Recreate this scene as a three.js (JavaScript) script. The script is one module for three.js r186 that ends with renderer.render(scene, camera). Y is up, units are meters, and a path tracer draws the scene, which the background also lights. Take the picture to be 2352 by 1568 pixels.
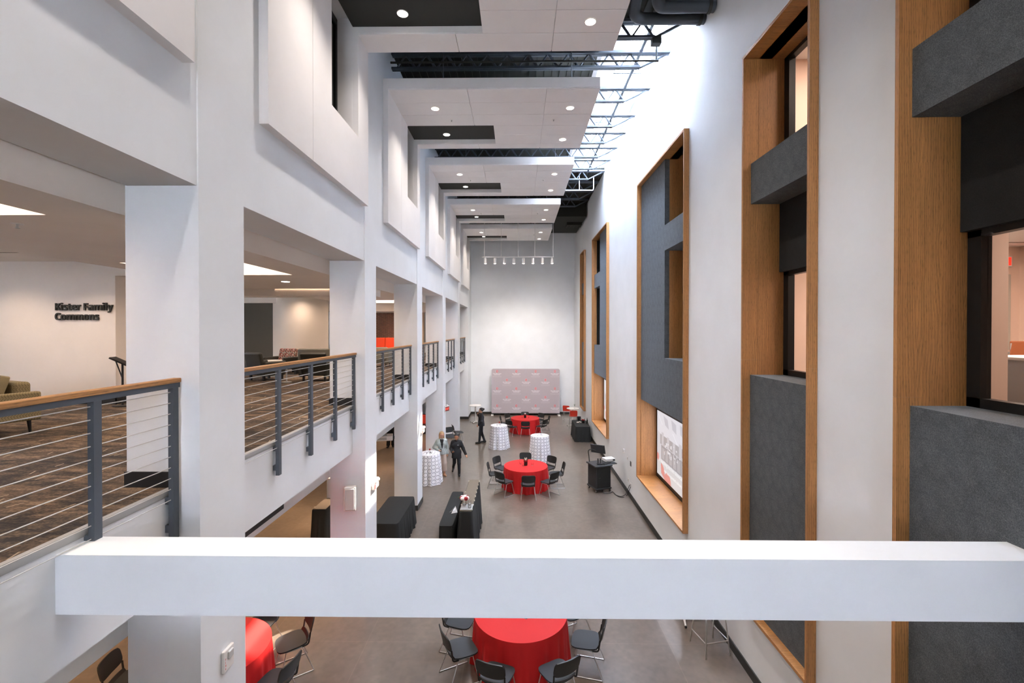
import * as THREE from 'three';
import { mergeGeometries, mergeVertices, toCreasedNormals } from 'three/addons/utils/BufferGeometryUtils.js';
import { RoundedBoxGeometry } from 'three/addons/geometries/RoundedBoxGeometry.js';
import { TextGeometry } from 'three/addons/geometries/TextGeometry.js';
import { FontLoader } from 'three/addons/loaders/FontLoader.js';
import { RectAreaLightUniformsLib } from 'three/addons/lights/RectAreaLightUniformsLib.js';

RectAreaLightUniformsLib.init();
const scene = new THREE.Scene();
const renderer = new THREE.WebGLRenderer({ antialias: true });
renderer.toneMapping = THREE.LinearToneMapping;
renderer.toneMappingExposure = 1.86;
renderer.shadowMap.enabled = true;
renderer.shadowMap.type = THREE.PCFSoftShadowMap;

// ------------------------------------------------------------------ camera (16 mm lens on full frame, 5.6 m above the hall floor)
const F = 1045;
const camera = new THREE.PerspectiveCamera(2 * Math.atan(784 / F) * 180 / Math.PI, 2352 / 1568, 0.05, 200);
camera.position.set(0, 5.6, 0);
camera.rotation.order = 'YXZ';
camera.rotation.set(-8 / F, Math.atan(13 / F), 0);
camera.setViewOffset(2352, 1568, 0, 19, 2352, 1568);

// ------------------------------------------------------------------ sky and sun
{
  const W = 64, Hh = 32, data = new Float32Array(W * Hh * 4);
  for (let j = 0; j < Hh; j++) for (let i = 0; i < W; i++) {
    const t = Math.max(0, (j + 0.5) / Hh * 2 - 1), k = (j * W + i) * 4;
    data[k] = 0.94 - 0.3 * t; data[k + 1] = 1.0 - 0.18 * t; data[k + 2] = 1.14 + 0.04 * t; data[k + 3] = 1;
  }
  const sky = new THREE.DataTexture(data, W, Hh, THREE.RGBAFormat, THREE.FloatType);
  sky.mapping = THREE.EquirectangularReflectionMapping; sky.magFilter = THREE.LinearFilter; sky.needsUpdate = true;
  scene.background = sky; scene.environment = sky;
  scene.backgroundIntensity = 58; scene.environmentIntensity = 58;
}
const sun = new THREE.DirectionalLight(0xfff1dd, 26);
sun.position.set(0.6 * 30, 30, -14 - 0.42 * 30); sun.target.position.set(0, 0, -14);
sun.castShadow = true; sun.shadow.mapSize.set(2048, 2048); sun.shadow.radius = 1.5;
Object.assign(sun.shadow.camera, { left: -20, right: 20, top: 20, bottom: -20, near: 1, far: 80 });
scene.add(sun, sun.target);
const DOWN = 17, WARM = 0xfff2e6, WARMER = 0xffd0a4;      // downlights: candela and colour
const LOUNGE = 7, GROUND = 22, TRACK = 11;

// ------------------------------------------------------------------ helpers
let seed = 7;
const rnd = () => { seed = (seed * 1664525 + 1013904223) >>> 0; return seed / 4294967296; };
const V = (x, y, z) => new THREE.Vector3(x, y, z);
const taken = new Map();
function numbered(n) { const c = taken.get(n) || 0; taken.set(n, c + 1); return c ? n + '_' + String(c).padStart(3, '0') : n; }
function merge(list) {
  list = list.filter(Boolean);
  if (list.length === 1) return list[0];
  const flat = list.map((g) => { const h = g.index ? g.toNonIndexed() : g; for (const k of Object.keys(h.attributes)) if (!['position', 'normal', 'uv'].includes(k)) h.deleteAttribute(k); return h; });
  return mergeGeometries(flat);
}
function metric(g, swap = false) {
  const p = g.attributes.position, n = g.attributes.normal, u = g.attributes.uv;
  for (let i = 0; i < p.count; i++) {
    const x = p.getX(i), y = p.getY(i), z = p.getZ(i), ax = Math.abs(n.getX(i)), ay = Math.abs(n.getY(i)), az = Math.abs(n.getZ(i));
    let a, b;
    if (ax >= ay && ax >= az) { a = z; b = y; } else if (ay >= az) { a = x; b = z; } else { a = x; b = y; }
    if (swap) u.setXY(i, b, a); else u.setXY(i, a, b);
  }
  return g;
}
function box(x0, x1, y0, y1, z0, z1, swap) {
  const g = new THREE.BoxGeometry(Math.abs(x1 - x0), Math.abs(y1 - y0), Math.abs(z1 - z0));
  g.translate((x0 + x1) / 2, (y0 + y1) / 2, (z0 + z1) / 2);
  return metric(g, swap);
}
const boxD = (x0, x1, y0, y1, d0, d1, swap) => box(x0, x1, y0, y1, -d1, -d0, swap);       // d = distance in front of the camera
function rbox(x0, x1, y0, y1, z0, z1, r = 0.01, seg = 2) {
  const g = new RoundedBoxGeometry(Math.abs(x1 - x0), Math.abs(y1 - y0), Math.abs(z1 - z0), seg, r);
  g.translate((x0 + x1) / 2, (y0 + y1) / 2, (z0 + z1) / 2);
  return metric(g);
}
function rod(a, b, r, r2 = r, seg = 8) {
  const d = b.clone().sub(a), g = new THREE.CylinderGeometry(r2, r, d.length(), seg);
  g.translate(0, d.length() / 2, 0);
  g.applyQuaternion(new THREE.Quaternion().setFromUnitVectors(V(0, 1, 0), d.clone().normalize()));
  g.translate(a.x, a.y, a.z);
  return g;
}
const tube = (pts, r, seg = 24, rad = 6, closed = false, tension = 0.5) => new THREE.TubeGeometry(new THREE.CatmullRomCurve3(pts, closed, 'catmullrom', tension), seg, r, rad, closed);
const lathe = (pts, seg = 32) => new THREE.LatheGeometry(pts.map((p) => new THREE.Vector2(p[0], p[1])), seg);
const cyl = (r, h, y0 = 0, seg = 24, r2 = r) => { const g = new THREE.CylinderGeometry(r2, r, h, seg); g.translate(0, y0 + h / 2, 0); return g; };
const at = (g, x, y, z, ry = 0) => { if (ry) g.rotateY(ry); return g.translate(x, y, z); };
function obj(name, geometries, material, parent = scene) {
  const m = new THREE.Mesh(Array.isArray(geometries) ? merge(geometries) : geometries, material);
  m.name = parent === scene ? numbered(name) : name;
  m.castShadow = m.receiveShadow = true;
  parent.add(m);
  return m;
}
function tag(o, label, category, group, kind) {
  o.userData.label = label; if (category) o.userData.category = category;
  if (group) o.userData.group = group; if (kind) o.userData.kind = kind;
  return o;
}
function thing(name, label, category, [x, y, z] = [0, 0, 0], turn = 0, group, kind) {
  const o = new THREE.Group(); o.name = numbered(name); o.position.set(x, y, z); o.rotation.y = turn; scene.add(o);
  return tag(o, label, category, group, kind);
}
function struct(name, geometries, material, label, category = 'wall') { return tag(obj(name, geometries, material), label, category, undefined, 'structure'); }
function structGroup(name, label, category) { return thing(name, label, category, [0, 0, 0], 0, undefined, 'structure'); }
function dup(root, label, [x, y, z], turn = 0, group) {
  const r = root.clone(); r.name = numbered(root.name.replace(/_\d{3}$/, '')); r.position.set(x, y, z); r.rotation.y = turn; scene.add(r);
  r.userData = { ...root.userData, label }; if (group) r.userData.group = group;
  return r;
}
// a lamp: a spot light just below its glowing face
function spot(parent, x, y, z, cd, color, angle = 0.95, target = [0, -1, 0], pen = 0.8, radius = 4) {
  const l = new THREE.SpotLight(color, cd, 0, angle, pen, 2);
  l.position.set(x, y, z); l.target.position.set(x + target[0], y + target[1], z + target[2]);
  l.castShadow = true; l.shadow.radius = radius; l.shadow.bias = -0.002;
  parent.add(l, l.target);
  return l;
}

// ------------------------------------------------------------------ textures and materials
const hash = (x, y, s) => { let h = (x * 374761393 + y * 668265263 + s * 2147483647) | 0; h = Math.imul(h ^ (h >>> 13), 1274126177); return ((h ^ (h >>> 16)) >>> 0) / 4294967296; };
function vnoise(x, y, px, py, s) {   // value noise, repeating after px, py cells
  const xi = Math.floor(x), yi = Math.floor(y), fx = x - xi, fy = y - yi, sx = fx * fx * (3 - 2 * fx), sy = fy * fy * (3 - 2 * fy);
  const m = (a, n) => ((a % n) + n) % n, h = (i, j) => hash(m(xi + i, px), m(yi + j, py), s);
  return (h(0, 0) * (1 - sx) + h(1, 0) * sx) * (1 - sy) + (h(0, 1) * (1 - sx) + h(1, 1) * sx) * sy;
}
function fbm(u, v, fu, fv, oct, s) { let a = 0, w = 0.5, t = 0; for (let i = 0; i < oct; i++) { a += w * vnoise(u * fu, v * fv, fu, fv, s + i); t += w; w *= 0.55; fu *= 2; fv *= 2; } return a / t; }
function tex(w, h, size, fn, srgb = true) {   // size: [metres across, metres up]
  const data = new Uint8Array(w * h * 4);
  for (let j = 0; j < h; j++) for (let i = 0; i < w; i++) {
    const c = fn((i + 0.5) / w, (j + 0.5) / h), k = (j * w + i) * 4;
    data[k] = Math.max(0, Math.min(255, c[0])); data[k + 1] = Math.max(0, Math.min(255, c[1])); data[k + 2] = Math.max(0, Math.min(255, c[2])); data[k + 3] = 255;
  }
  const t = new THREE.DataTexture(data, w, h);
  t.wrapS = t.wrapT = THREE.RepeatWrapping; t.magFilter = THREE.LinearFilter; t.minFilter = THREE.LinearMipmapLinearFilter; t.generateMipmaps = true;
  if (srgb) t.colorSpace = THREE.SRGBColorSpace;
  t.repeat.set(1 / size[0], 1 / size[1]); t.needsUpdate = true;
  return t;
}
function canvas(w, h, draw) {
  const c = document.createElement('canvas'); c.width = w; c.height = h; draw(c.getContext('2d'), w, h);
  const t = new THREE.CanvasTexture(c); t.colorSpace = THREE.SRGBColorSpace; t.magFilter = THREE.LinearFilter; return t;
}
const grey = (v) => [v, v, v];
const std = (color, roughness = 0.6, more = {}) => new THREE.MeshStandardMaterial({ color, roughness, ...more });
const T = {
  peel: tex(256, 256, [0.5, 0.5], (u, v) => grey(90 + 90 * fbm(u, v, 40, 40, 3, 3)), false),
  paint: tex(256, 256, [3, 3], (u, v) => grey(247 + 8 * fbm(u, v, 6, 6, 4, 11))),
  fabric: tex(512, 512, [0.5, 0.5], (u, v) => { const n = fbm(u, v, 128, 128, 2, 5), m = fbm(u, v, 6, 6, 3, 9); return grey(176 + 120 * (n - 0.5) + 30 * (m - 0.5)); }),
  oak: tex(512, 1024, [0.9, 2.4], (u, v) => {
    const warp = fbm(u, v, 4, 3, 3, 21) - 0.5, x = Math.abs(((u * 2) % 1) - 0.5 + 0.1 * warp), ring = x * 16 - v * 7 * Math.max(0, 0.42 - x) + 2.4 * warp;
    const flame = 0.5 + 0.5 * Math.sin(ring * 6.283), pore = fbm(u, v, 190, 56, 2, 31), streak = fbm(u, v, 60, 5, 3, 36), tone = fbm(u, v, 4, 2, 2, 41);
    const k = 0.97 + 0.1 * (tone - 0.5) - 0.12 * flame * (0.4 + 1.2 * pore) - 0.34 * Math.max(0, pore - 0.56) - 0.16 * (streak - 0.5);
    return [210 * k, 159 * k * (0.99 + 0.02 * tone), 102 * k];
  }),
  concrete: tex(1024, 1024, [7.2, 7.2], (u, v) => {
    const a = fbm(u, v, 5, 5, 5, 51), b = fbm(u, v, 90, 90, 2, 61), c = fbm(u, v, 14, 3, 3, 71);
    let k = 0.86 + 0.3 * (a - 0.5) + 0.12 * (b - 0.5) + 0.1 * (c - 0.5);
    const l = Math.min(Math.abs(((u * 4) % 1) - 0.5), Math.abs(((v * 4) % 1) - 0.5));
    if (l < 0.004) k *= 1.09;
    return [163 * k, 155 * k, 146 * k];
  }),
  carpet: (() => {
    const dash = []; for (let i = 0; i < 70; i++) dash.push([rnd(), rnd(), rnd() * 0.9 - 0.45]);
    return tex(1024, 1024, [3.2, 3.2], (u, v) => {
      const w = 0.03 * (fbm(u, v, 4, 4, 3, 88) - 0.5), a = fbm(u, v + w, 6, 20, 4, 91), b = fbm(u, v, 200, 300, 2, 95), c = fbm(u, v + w, 26, 80, 3, 99);
      let k = 100 + 190 * (a - 0.5) + 110 * (c - 0.5) + 90 * (b - 0.5);
      k = Math.max(34, Math.min(168, k));
      let r = k * 1.0, g = k * 0.89, bl = k * 0.76;
      for (const [x, y, t] of dash) { const dx = u - x, dy = v - y, p = dx * Math.cos(t) - dy * Math.sin(t), q = dx * Math.sin(t) + dy * Math.cos(t); if (Math.abs(p) < 0.0022 && Math.abs(q) < 0.018) { r = 205; g = 196; bl = 180; } }
      return [r, g, bl];
    });
  })(),
  brick: tex(128, 128, [0.8, 0.8], (u, v) => { const k = 0.8 + 0.5 * fbm(u, v, 9, 9, 3, 111); return [112 * k, 76 * k, 58 * k]; }),
  hex: canvas(512, 512, (c, w) => {
    c.fillStyle = '#f0eff2'; c.fillRect(0, 0, w, w);
    const ring = (x, y) => { c.strokeStyle = '#5b5a66'; c.lineWidth = 20; c.beginPath(); for (let i = 0; i <= 8; i++) { const a = (i + 0.5) * Math.PI / 4; c[i ? 'lineTo' : 'moveTo'](x + 158 * Math.cos(a), y + 158 * Math.sin(a)); } c.closePath(); c.stroke(); c.lineWidth = 9; c.beginPath(); c.arc(x, y, 116, 0, 7); c.stroke(); };
    for (const [x, y] of [[0, 0], [512, 0], [0, 512], [512, 512], [256, 256], [256, -256], [256, 768], [-256, 256], [768, 256]]) ring(x, y);
  }),
  leafprint: canvas(256, 256, (c, w) => { c.fillStyle = '#2a2320'; c.fillRect(0, 0, w, w); for (let i = 0; i < 120; i++) { c.fillStyle = ['#d8432e', '#efe3d3', '#e9a48c', '#3d5a41'][i % 4]; c.beginPath(); c.ellipse(rnd() * w, rnd() * w, 12, 7, rnd() * 3, 0, 7); c.fill(); } }),
  weave: canvas(256, 256, (c, w) => { c.fillStyle = '#a39b84'; c.fillRect(0, 0, w, w); c.strokeStyle = '#66624f'; c.lineWidth = 5; for (let i = -8; i < 16; i++) for (let j = 0; j < 8; j++) { c.beginPath(); c.moveTo(i * 32, j * 64); c.lineTo(i * 32 + 26, j * 64 + 26); c.lineTo(i * 32 + 10, j * 64 + 56); c.stroke(); } }),
  plaid: canvas(256, 256, (c, w) => { c.fillStyle = '#c3c8c6'; c.fillRect(0, 0, w, w); for (let i = 0; i < 8; i++) { c.fillStyle = i % 2 ? 'rgba(96,110,112,.5)' : 'rgba(235,238,236,.6)'; c.fillRect(i * 32, 0, 10, w); c.fillRect(0, i * 32, w, 10); } }),
};
T.hex.wrapS = T.hex.wrapT = T.weave.wrapS = T.weave.wrapT = T.plaid.wrapS = T.plaid.wrapT = T.leafprint.wrapS = T.leafprint.wrapT = THREE.RepeatWrapping;
T.hex.repeat.set(1 / 0.26, 1 / 0.26); T.weave.repeat.set(4, 4); T.plaid.repeat.set(7, 7); T.leafprint.repeat.set(3, 3);
const M = {
  white: std('#ecf0f3', 0.7, { map: T.paint, bumpMap: T.peel, bumpScale: 0.0004 }),
  panel: std('#efedec', 0.75, { map: T.paint }),
  tile: std('#f6f4f3', 0.85, { map: T.paint }),
  lounge: std('#f2ebe3', 0.75, { map: T.paint }),
  oak: std('#e6d6c2', 0.5, { map: T.oak, bumpMap: T.oak, bumpScale: 0.0006 }),
  oakRail: std('#e8dcc8', 0.5, { map: T.oak }),
  fabric: new THREE.MeshPhysicalMaterial({ color: '#767c80', roughness: 0.95, map: T.fabric, bumpMap: T.fabric, bumpScale: 0.0008, sheen: 1.0, sheenRoughness: 0.4, sheenColor: '#c9d2da' }),
  darkFabric: std('#262624', 0.95, { map: T.fabric }),
  black: std('#17181a', 0.5),
  blackMatte: std('#161714', 0.85),
  charcoal: std('#2d2e2a', 0.8),
  frame: std('#1a1b1b', 0.4, { metalness: 0.3 }),
  deck: std('#1b1d15', 0.85),
  steel: std('#454d56', 0.6),
  railSteel: std('#4d545c', 0.5, { metalness: 0.2 }),
  cable: std('#c4c4c2', 0.55, { metalness: 0.4 }),
  chrome: std('#cfcfcd', 0.36, { metalness: 0.9 }),
  concrete: new THREE.MeshPhysicalMaterial({ color: '#cac1b9', roughness: 0.28, ior: 1.6, map: T.concrete, clearcoat: 0.42, clearcoatRoughness: 0.07 }),
  carpet: std('#c9bdae', 0.98, { map: T.carpet, bumpMap: T.carpet, bumpScale: 0.003 }),
  glass: new THREE.MeshPhysicalMaterial({ color: '#ffffff', roughness: 0.02, transmission: 1, thickness: 0, ior: 1.5 }),
  tinted: new THREE.MeshPhysicalMaterial({ color: '#c2cdca', roughness: 0.02, transmission: 1, thickness: 0, ior: 1.5 }),
  clearGlass: new THREE.MeshPhysicalMaterial({ color: '#ffffff', roughness: 0.02, transmission: 1, thickness: 0.01, ior: 1.45 }),
  darkGlass: std('#0c0e0d', 0.08),
  base: std('#2b2b28', 0.55), ductPaint: std('#3c4349', 0.55),
  redCloth: std('#c40d0c', 0.7, { side: THREE.DoubleSide }),
  blackCloth: std('#181917', 0.9, { side: THREE.DoubleSide }),
  hexCloth: std('#ffffff', 0.85, { map: T.hex, side: THREE.DoubleSide }),
  seat: std('#252a2e', 0.62),
  shell: std('#1b1d1c', 0.5),
  redPlastic: std('#d3361f', 0.45),
  whitePlastic: std('#e8e6e3', 0.4),
  whiteLaminate: std('#e9e5e1', 0.3),
  silver: std('#aeb0b0', 0.55, { metalness: 0.35 }),
  tan: std('#6a5f50', 0.6),
  glow: std('#ffffff', 0.5, { emissive: '#fff3e6', emissiveIntensity: 5 }),
  coveGlow: std('#ffffff', 0.5, { emissive: '#ffe7d2', emissiveIntensity: 1.1 }),
  exitRed: std('#ff3b2a', 0.4, { emissive: '#ff2a1c', emissiveIntensity: 0.9 }),
  brick: std('#ffffff', 0.9, { map: T.brick }),
  mortar: std('#b9a48c', 0.95),
  leather: std('#26261f', 0.55),
  orange: std('#e2481b', 0.7),
  sofa: std('#d6ceb6', 0.9, { map: T.weave }),
  floral: std('#ffffff', 0.85, { map: T.leafprint }),
  leaf: std('#2c4a26', 0.7, { side: THREE.DoubleSide }),
  petalWhite: std('#f2e8e2', 0.8), petalRed: std('#8e0f18', 0.75),
  cream: std('#efe9d8', 0.8),
  pinkWall: std('#e6cdbd', 0.75), 
};
const COL = (k) => 4.39 + 4.81 * k;        // near face of column k, metres in front of the camera

// ================================================================== the hall: floor, walls, columns, mezzanine
struct('floor', boxD(-14, 4.2, -0.25, 0, -8, 30.6), M.concrete, 'polished grey concrete floor of the tall hall', 'floor');
struct('wall_back', [boxD(-14.3, 10.3, -0.25, 13.2, 30.2, 30.6)], M.white, 'tall white end wall behind the logo backdrop');
struct('baseboard_back', boxD(-3.1, 3.76, 0, 0.15, 30.18, 30.2), M.base, 'dark baseboard along the white end wall', 'baseboard');

// ---- right wall with the openings of five oak units
const UNITS = [                                        // [near d, far d, opening d from, to, screen below?]
  { d0: 2.74, d1: 4.46, o0: 2.79, o1: 4.41, lit: true, name: 'first from the camera' },
  { d0: 5.75, d1: 7.47, o0: 5.8, o1: 7.42, lit: true, name: 'second from the camera' },
  { d0: 10.05, d1: 13.99, o0: 10.1, o1: 11.74, tv: true, lit: false, name: 'third from the camera' },
  { d0: 18.75, d1: 22.47, o0: 20.95, o1: 22.42, tv: true, lit: false, name: 'fourth from the camera' },
  { d0: 25.15, d1: 26.75, o0: 25.2, o1: 26.7, lit: false, name: 'farthest, next to the end wall' },
];
const Y0 = 1.1, Y1 = 10.01, XW = 3.76;
{
  const g = [boxD(XW, 4.12, -0.25, Y0, -8, 30.2), boxD(XW, 4.12, Y1, 13.2, -8, 30.2)];
  let from = -8;
  for (const u of UNITS) { g.push(boxD(XW, 4.12, Y0, Y1, from, u.d0)); from = u.d1; }
  g.push(boxD(XW, 4.12, Y0, Y1, from, 30.2));
  struct('wall_right', g, M.white, 'tall white side wall holding the oak framed units');
  struct('baseboard_right', boxD(XW - 0.02, XW, 0, 0.16, -8, 30.18), M.base, 'dark baseboard at the foot of the right wall', 'baseboard');
}
// ---- columns along the left
for (let k = -2; k <= 5; k++) {
  const d = COL(k), far = k === 5 ? 30.2 : d + 0.73;
  const c = structGroup('column', ['', '', 'white square column nearest the camera', 'second white square column, with a loudspeaker', 'third white square column, beside the draped tables', 'fourth white square column, behind two people', 'fifth white square column', 'white pier meeting the end wall'][k + 2] || 'white square column behind the camera position ' + (k < -1 ? 'far' : 'near'), 'column');
  obj('shaft', boxD(-3.82, -3.1, 0, 12.45, d, far), M.white, c);
  obj('baseboard', boxD(-3.835, -3.085, 0, 0.16, d - 0.015, far + (k === 5 ? 0 : 0.015)), M.base, c);
  obj('deck_baseboard', boxD(-3.835, -3.36, 4.065, 4.215, d - 0.015, far + (k === 5 ? 0 : 0.015)), M.black, c);
}
// ---- upper left wall with a window opening in each bay
const CLOUD = [[0.6, 4.21], [5.46, 9.13], [10.53, 13.98], [15.36, 18.92], [20.2, 23.73], [25.05, 28.4]];
{
  const g = [boxD(-3.8, -3.115, 7.0, 9.23, -8, 30.2), boxD(-3.8, -3.115, 11.45, 12.45, -8, 30.2)];
  let from = -8;
  for (const [a] of CLOUD) { g.push(boxD(-3.8, -3.115, 9.23, 11.45, from, a + 1.88)); from = a + 3.1; }
  g.push(boxD(-3.8, -3.115, 9.23, 11.45, from, 30.2));
  struct('wall_left', g, M.white, 'upper white wall above the row of columns');
}
// ---- mezzanine slab with its edge, carpet and soffit
struct('mezzanine_slab', [boxD(-14, -3.36, 3.1, 4.05, -8, 30.2), boxD(-14, -3.82, 2.6, 3.1, -8, 30.2), boxD(-3.36, XW, 3.4, 4.05, -8, 0.25)], M.white, 'white edge of the upper floor between the columns', 'slab');
struct('carpet_floor', boxD(-14, -3.40, 4.05, 4.062, -8, 30.2), M.carpet, 'streaky brown carpet of the upper lounge', 'floor');
struct('landing_floor', boxD(-3.36, XW, 4.05, 4.062, -8, 0.25), M.carpet, 'carpeted landing below the camera', 'floor');
for (let k = -1; k <= 4; k++) struct('trim_' + (k + 2), boxD(-3.40, -3.352, 4.0, 4.068, COL(k) + 0.73, COL(k + 1)), M.silver, 'thin metal edge of the carpet in bay ' + ['behind the camera', 'one', 'two', 'three', 'four', 'five'][k + 1] + ' from the camera', 'trim');
struct('trim_8', boxD(-3.822, -3.812, 2.69, 2.79, 5.13, 7.35), M.black, 'black slot under the upper floor between the first two columns', 'trim');
struct('beam', boxD(-3.36, 3.785, 3.53, 3.965, 3.25, 3.545), M.white, 'white beam crossing the hall in front of the camera', 'beam');
// ---- roof deck and skylight
const SK = { x0: 2.12, x1: 3.76, d0: 10.25, d1: 19.75, g: 2.85 };
{
  const deck = structGroup('ceiling', 'dark metal roof deck above the hanging ceiling panels', 'ceiling');
  obj('deck_sheet', [boxD(-3.82, SK.x0, 12.45, 12.6, -8, 30.2), boxD(SK.x0, XW, 12.45, 12.6, -8, SK.d0), boxD(SK.x0, XW, 12.45, 12.6, SK.d1, 30.2)], M.deck, deck);
  const ribs = []; for (let x = -3.7; x < 3.7; x += 0.2) { if (x < SK.x0 - 0.1) ribs.push(boxD(x, x + 0.09, 12.41, 12.45, 0, 30.2)); else { ribs.push(boxD(x, x + 0.09, 12.41, 12.45, 0, SK.d0), boxD(x, x + 0.09, 12.41, 12.45, SK.d1, 30.2)); } }
  obj('deck_ribs', ribs, M.deck, deck);
  struct('roof_lounge', boxD(-14.3, -3.8, 12.45, 12.7, -8.3, 30.6), M.white, 'roof over the upper lounge side', 'roof');
  const s = structGroup('skylight', 'long skylight beside the right wall, above the steel joists', 'skylight');
  const splay = new THREE.Shape(); splay.moveTo(SK.x0, 12.45); splay.lineTo(SK.g, 13.15); splay.lineTo(SK.x0 - 0.12, 13.15); splay.lineTo(SK.x0 - 0.12, 12.45); splay.closePath();
  const sg = new THREE.ExtrudeGeometry(splay, { depth: SK.d1 - SK.d0 + 0.24, bevelEnabled: false }); sg.translate(0, 0, -SK.d1 - 0.12);
  obj('curb', [sg, boxD(SK.x0, XW, 12.45, 13.15, SK.d0 - 0.12, SK.d0), boxD(3.6, XW, 12.9, 13.15, SK.d0, SK.d1), boxD(SK.x0, XW, 12.45, 13.15, SK.d1, SK.d1 + 0.12)], M.white, s);
  for (let i = 0; i < 6; i++) { const a = SK.d0 + (SK.d1 - SK.d0) / 6 * i, b = a + (SK.d1 - SK.d0) / 6; obj('pane', boxD(SK.x0 - 0.1, XW + 0.3, 13.17, 13.176, a, b - 0.01), M.glass, s); if (i) obj('glazing_bar', boxD(SK.x0, XW, 13.1, 13.17, a - 0.03, a + 0.03), M.steel, s); }
}
// ---- the end behind the camera: a tall window wall
{
  const g = structGroup('wall_front', 'window wall behind the camera', 'wall');
  const wx = -1.6, ww = 0.8, wy = 6.4, wh = 0.42;      // window wall: 4 by 2 panes
  obj('wall', [boxD(-14.3, wx, -0.25, 13.2, -8.3, -8), boxD(wx + 4 * ww, 4.12, -0.25, 13.2, -8.3, -8), boxD(wx, wx + 4 * ww, 1.2, wy, -8.3, -8), boxD(wx, wx + 4 * ww, -0.25, 0.5, -8.3, -8), boxD(wx, -0.5, 0.5, 1.2, -8.3, -8), boxD(0.5, wx + 4 * ww, 0.5, 1.2, -8.3, -8), boxD(wx, wx + 4 * ww, wy + 2 * wh, 13.2, -8.3, -8)], M.white, g);
  for (let i = 0; i < 4; i++) for (let j = 0; j < 2; j++) obj('pane', boxD(wx + i * ww + 0.03, wx + (i + 1) * ww - 0.03, wy + j * wh + 0.03, wy + (j + 1) * wh - 0.03, -8.15, -8.144), M.glass, g);
  obj('entrance_pane', boxD(-0.5, 0.5, 0.5, 1.2, -8.15, -8.144), M.glass, g);
  for (let i = 0; i <= 4; i++) obj('mullion', boxD(wx + i * ww - 0.03, wx + i * ww + 0.03, wy, wy + 2 * wh, -8.2, -8.08), M.frame, g);
  for (let j = 0; j <= 2; j++) obj('transom', boxD(wx, wx + 4 * ww, wy + j * wh - 0.03, wy + j * wh + 0.03, -8.2, -8.08), M.frame, g);
}
{
  const g = structGroup('wall_outer', 'outer lounge wall with narrow windows, out of sight at left', 'wall'), win = [1.5, 4, 6.5, 11.5, 14.5, 20, 22.5, 28];
  const parts = [boxD(-14.3, -14, -0.25, 5.0, -8, 30.2), boxD(-14.3, -14, 6.8, 12.5, -8, 30.2)]; let from = -8;
  for (const d of win) { parts.push(boxD(-14.3, -14, 5.0, 6.8, from, d - 0.16)); from = d + 0.16; obj('pane', boxD(-14.16, -14.154, 5.0, 6.8, d - 0.16, d + 0.16), M.glass, g); }
  parts.push(boxD(-14.3, -14, 5.0, 6.8, from, 30.2)); obj('wall', parts, M.lounge, g);
}

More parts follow.
